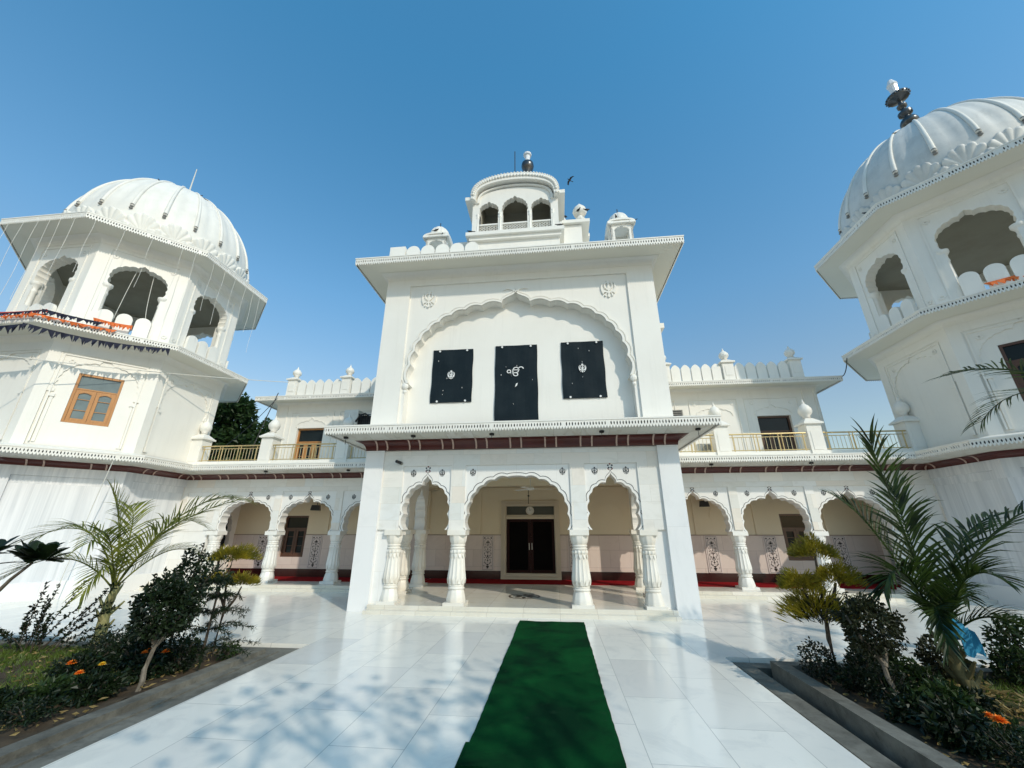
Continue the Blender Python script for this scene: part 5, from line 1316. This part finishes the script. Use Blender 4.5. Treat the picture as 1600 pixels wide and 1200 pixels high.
# airy shrub with long leafy shoots
t = thing('airy_shrub', 'airy shrub with long slanting leafy shoots against the white floor of the left tower', 'shrub', (-7.4, 5.75, 0)); tw = MB(); m = MB()
for k in range(20):
    a = rnd.uniform(-.5, 2.2) if k > 5 else rnd.uniform(-.25, .3); L = rnd.uniform(.6, 1.15); el = rnd.uniform(.35, 1.1); x0 = (-7.4+rnd.uniform(-.35, .25), 5.75+rnd.uniform(-.2, .1), 0)
    if k <= 5: x0 = (-7.2+.05*k, 5.7, 0); L = (1.3, 1.15, 1.0, .9, 1.05, .8)[k]; el = (.75, .52, .6, .40, .95, .3)[k]
    d = Vector((math.cos(a)*math.cos(el), -.15*math.sin(a), math.sin(el))); pts = bez(x0, Vector(x0)+d*L*.5+Vector((0, 0, .12)), Vector(x0)+d*L, 18); tw.tube(pts, .007, 5, .002)
    for i in range(4, 19):
        for _ in range(4): m.leaf(pts[i], d*.6+sphere_dir()*.9, rnd.uniform(.035, .065), .024)
tw.build('stem', 'twig', t); m.build('foliage', 'leafdark', t, recalc=False)
# low shrubs along the kerbs
def low_shrub(x, y, h, r, lab, group, mat, seed, n=None, L=.06):
    t = thing('low_shrub', lab, 'shrub', (x, y, 0), group); m = MB(); n = n or int(1500*r*r/.09*max(.6, h/.4)); n = min(n, 1700)
    crown(m, (x, y, h*.5), (r, r, h*.58), n, L, L*.55, .25, 9, seed)
    m.build('foliage', mat, t, recalc=False); tw = MB(); r_ = random.Random(seed)
    for k in range(7):
        a = r_.uniform(0, 6.28); tw.tube([(x, y, -.02), (x+.3*r*math.cos(a), y+.3*r*math.sin(a), h*.4), (x+.7*r*math.cos(a), y+.7*r*math.sin(a), h*.85)], .008, 5, .003)
    tw.build('stem', 'twig', t)
k = 0
for x, y, h, r, mt in ((2.98, 5.72, .34, .22, 'leafdark'), (3.02, 5.35, .30, .24, 'leafdark'), (3.3, 5.5, .40, .25, 'leafdark'), (3.12, 5.05, .28, .24, 'leafdark'), (3.45, 5.1, .34, .26, 'leafmid'), (3.05, 4.62, .26, .23, 'leafdark'), (3.4, 4.65, .30, .27, 'leafmid'), (3.10, 4.25, .26, .24, 'leafdark'), (3.5, 4.25, .32, .27, 'leafmid'), (3.2, 3.85, .28, .26, 'leafdark'), (3.62, 5.75, .36, .24, 'leafmid'), (3.6, 4.75, .26, .2, 'leafdark'), (3.55, 3.9, .28, .26, 'leafmid')):
    k += 1; low_shrub(x+rnd.uniform(-.06, .06), y, h*rnd.uniform(.6, 1.35), r*rnd.uniform(.75, 1.1), 'low dark leafy bedding shrub inside the right kerb', 'bedding shrubs along the right kerb', mt, 100+k, L=rnd.choice((.04, .055, .075)))
for x, y, h, r in ((-4.75, 4.9, .26, .26), (-4.62, 5.2, .30, .26), (-5.05, 5.1, .34, .28), (-5.3, 5.35, .36, .30), (-5.6, 5.15, .32, .30), (-5.35, 4.7, .26, .30), (-4.72, 4.35, .22, .26), (-5.05, 4.3, .24, .30), (-4.75, 3.85, .2, .26), (-5.2, 3.9, .22, .28), (-6.0, 5.6, .28, .26), (-4.42, 5.75, .16, .16)):
    k += 1; low_shrub(x, y, h*rnd.uniform(.6, 1.25), r*rnd.uniform(.75, 1.05), 'low dark leafy bedding shrub inside the left kerb', 'bedding shrubs along the left kerb', rnd.choice(('leafdark', 'leafdark', 'leafmid')), 100+k, L=rnd.choice((.04, .055, .07)))
low_shrub(5.35, 6.0, .62, .30, 'bushy upright shrub at the right end of the right bed beyond the palm', None, 'leafmid', 41, 900, .075)
low_shrub(4.35, 5.85, .42, .26, 'reddish-dark shrub just left behind the right palm trunk', None, 'leafolive', 42, 700, .07)
low_shrub(5.0, 5.75, .40, .24, 'smaller bushy shrub between the right palm and the bushy upright shrub', None, 'leafmid', 43, 600, .07)
# marigolds
def marigold(x, y, z, r, mat, lab, group=None):
    t = thing('marigold', lab, 'flower', (x, y, 0), group); m = MB(); m.tube([(x+.01, y+.01, 0), (x, y, z*.6), (x, y, z)], .005, 5); m.build('stem', 'leafmid', t)
    m = MB()
    for ring in range(4):
        for k in range(12-ring*2):
            a = k*2*math.pi/(12-ring*2)+ring*.3; el = .05+ring*.38; m.leaf((x, y, z), (math.cos(a)*math.cos(el), math.sin(a)*math.cos(el)-.2, math.sin(el)), r*(1-.12*ring), r*.5, Vector((0, 0, 1)), .1)
    m.build('flower', mat, t, recalc=False)
for x, y, r, lab in ((-5.30, 4.55, .050, 'orange marigold left of the others in the left bed, over dark soil'), (-4.86, 4.28, .045, 'orange marigold nearest the front of the left bed'), (-4.68, 5.05, .050, 'largest orange marigold right of the ball shrub trunk'), (-4.90, 5.0, .042, 'lower orange marigold of the pair behind the ball shrub trunk'), (-4.98, 5.12, .036, 'upper orange marigold of the pair behind the ball shrub trunk')): marigold(x, y, .24, r, 'marigold', lab)
marigold(-5.0, 4.62, .22, .040, 'yellowflower', 'small yellow marigold in the left bed')
marigold(3.24, 4.02, .26, .06, 'marigold', 'large orange marigold near the bottom right corner'); marigold(3.34, 4.22, .22, .045, 'marigold', 'smaller orange marigold near the bottom right corner')
# dry litter under the right palm
m = MB()
for _ in range(420):
    a, r = rnd.uniform(0, 6.28), rnd.uniform(.05, .75)**.8; m.leaf((4.05+r*math.cos(a), 5.0+.6*r*math.sin(a), .03+rnd.uniform(0, .02)), (rnd.uniform(-1, 1), rnd.uniform(-1, 1), rnd.uniform(-.1, .3)), rnd.uniform(.05, .14), .03)
for _ in range(700):
    x, y = (rnd.uniform(-7.5, -4.35), rnd.uniform(3.2, 5.9)) if rnd.random() < .6 else (rnd.uniform(2.8, 4.6), rnd.uniform(3.4, 5.9)); m.leaf((x, y, .035), (rnd.uniform(-1, 1), rnd.uniform(-1, 1), rnd.uniform(-.1, .3)), rnd.uniform(.03, .09), .025)
q = m.build('leaf_litter', 'dry', recalc=False); q['kind'] = 'stuff'
# ------------------------------------------------------------------ trees
def tree(base, h, crown_c, rad, n, L, lab, mat='leaftree', seed=1, blobs=11, group=None):
    t = thing('tree', lab, 'tree', base, group); b = Vector(base); c = Vector(crown_c); r_ = random.Random(seed); rad = Vector(rad)
    m = MB(); m.tube([b, b.lerp(c, .45)+Vector((.1, .1, 0)), c-Vector((0, 0, rad.z*.3))], .26*h/9, 9, .12*h/9); cs = []
    for k in range(blobs):
        d = sphere_dir(r_); q = r_.uniform(.45, .85); p = c+Vector((d.x*rad.x*q, d.y*rad.y*q, d.z*rad.z*q)); cs.append(p)
        st = b.lerp(c, r_.uniform(.45, .8)); m.tube([st, st.lerp(p, .5)+Vector((0, 0, .15*rad.z)), p], .09*h/9, 6, .02)
    m.build('trunk', 'bark', t); m = MB()
    for p in cs+[c]:
        s_ = r_.uniform(.35, .55); crown(m, p, rad*s_, n//(blobs+1), L, L*.55, .3, 6, r_.randint(0, 9999))
    m.build('crown', mat, t, recalc=False)
tree((-22.5, 23, -.1), 11, (-22.4, 23, 7.6), (3.2, 3.0, 3.2), 9000, .42, 'dark green tree rising between the left tower and the left wing', seed=4, blobs=16)
tree((-17.9, 24.5, -.1), 9, (-17.9, 24.5, 6.4), (1.9, 2.0, 2.2), 3500, .36, 'smaller feathery tree behind the left corner of the left wing', seed=6)
tree((24.5, 30, -.1), 7, (24.5, 30, 4.2), (4, 3, 2.6), 4500, .40, 'low dark tree behind the right wing', seed=7)
# shade trees standing behind the photographer
tree((4.8, -3.0, -.1), 8.5, (4.7, -2.6, 6.4), (2.9, 2.1, 1.3), 520, .20, 'shade tree behind the viewer beside the right bed', seed=13, blobs=12)
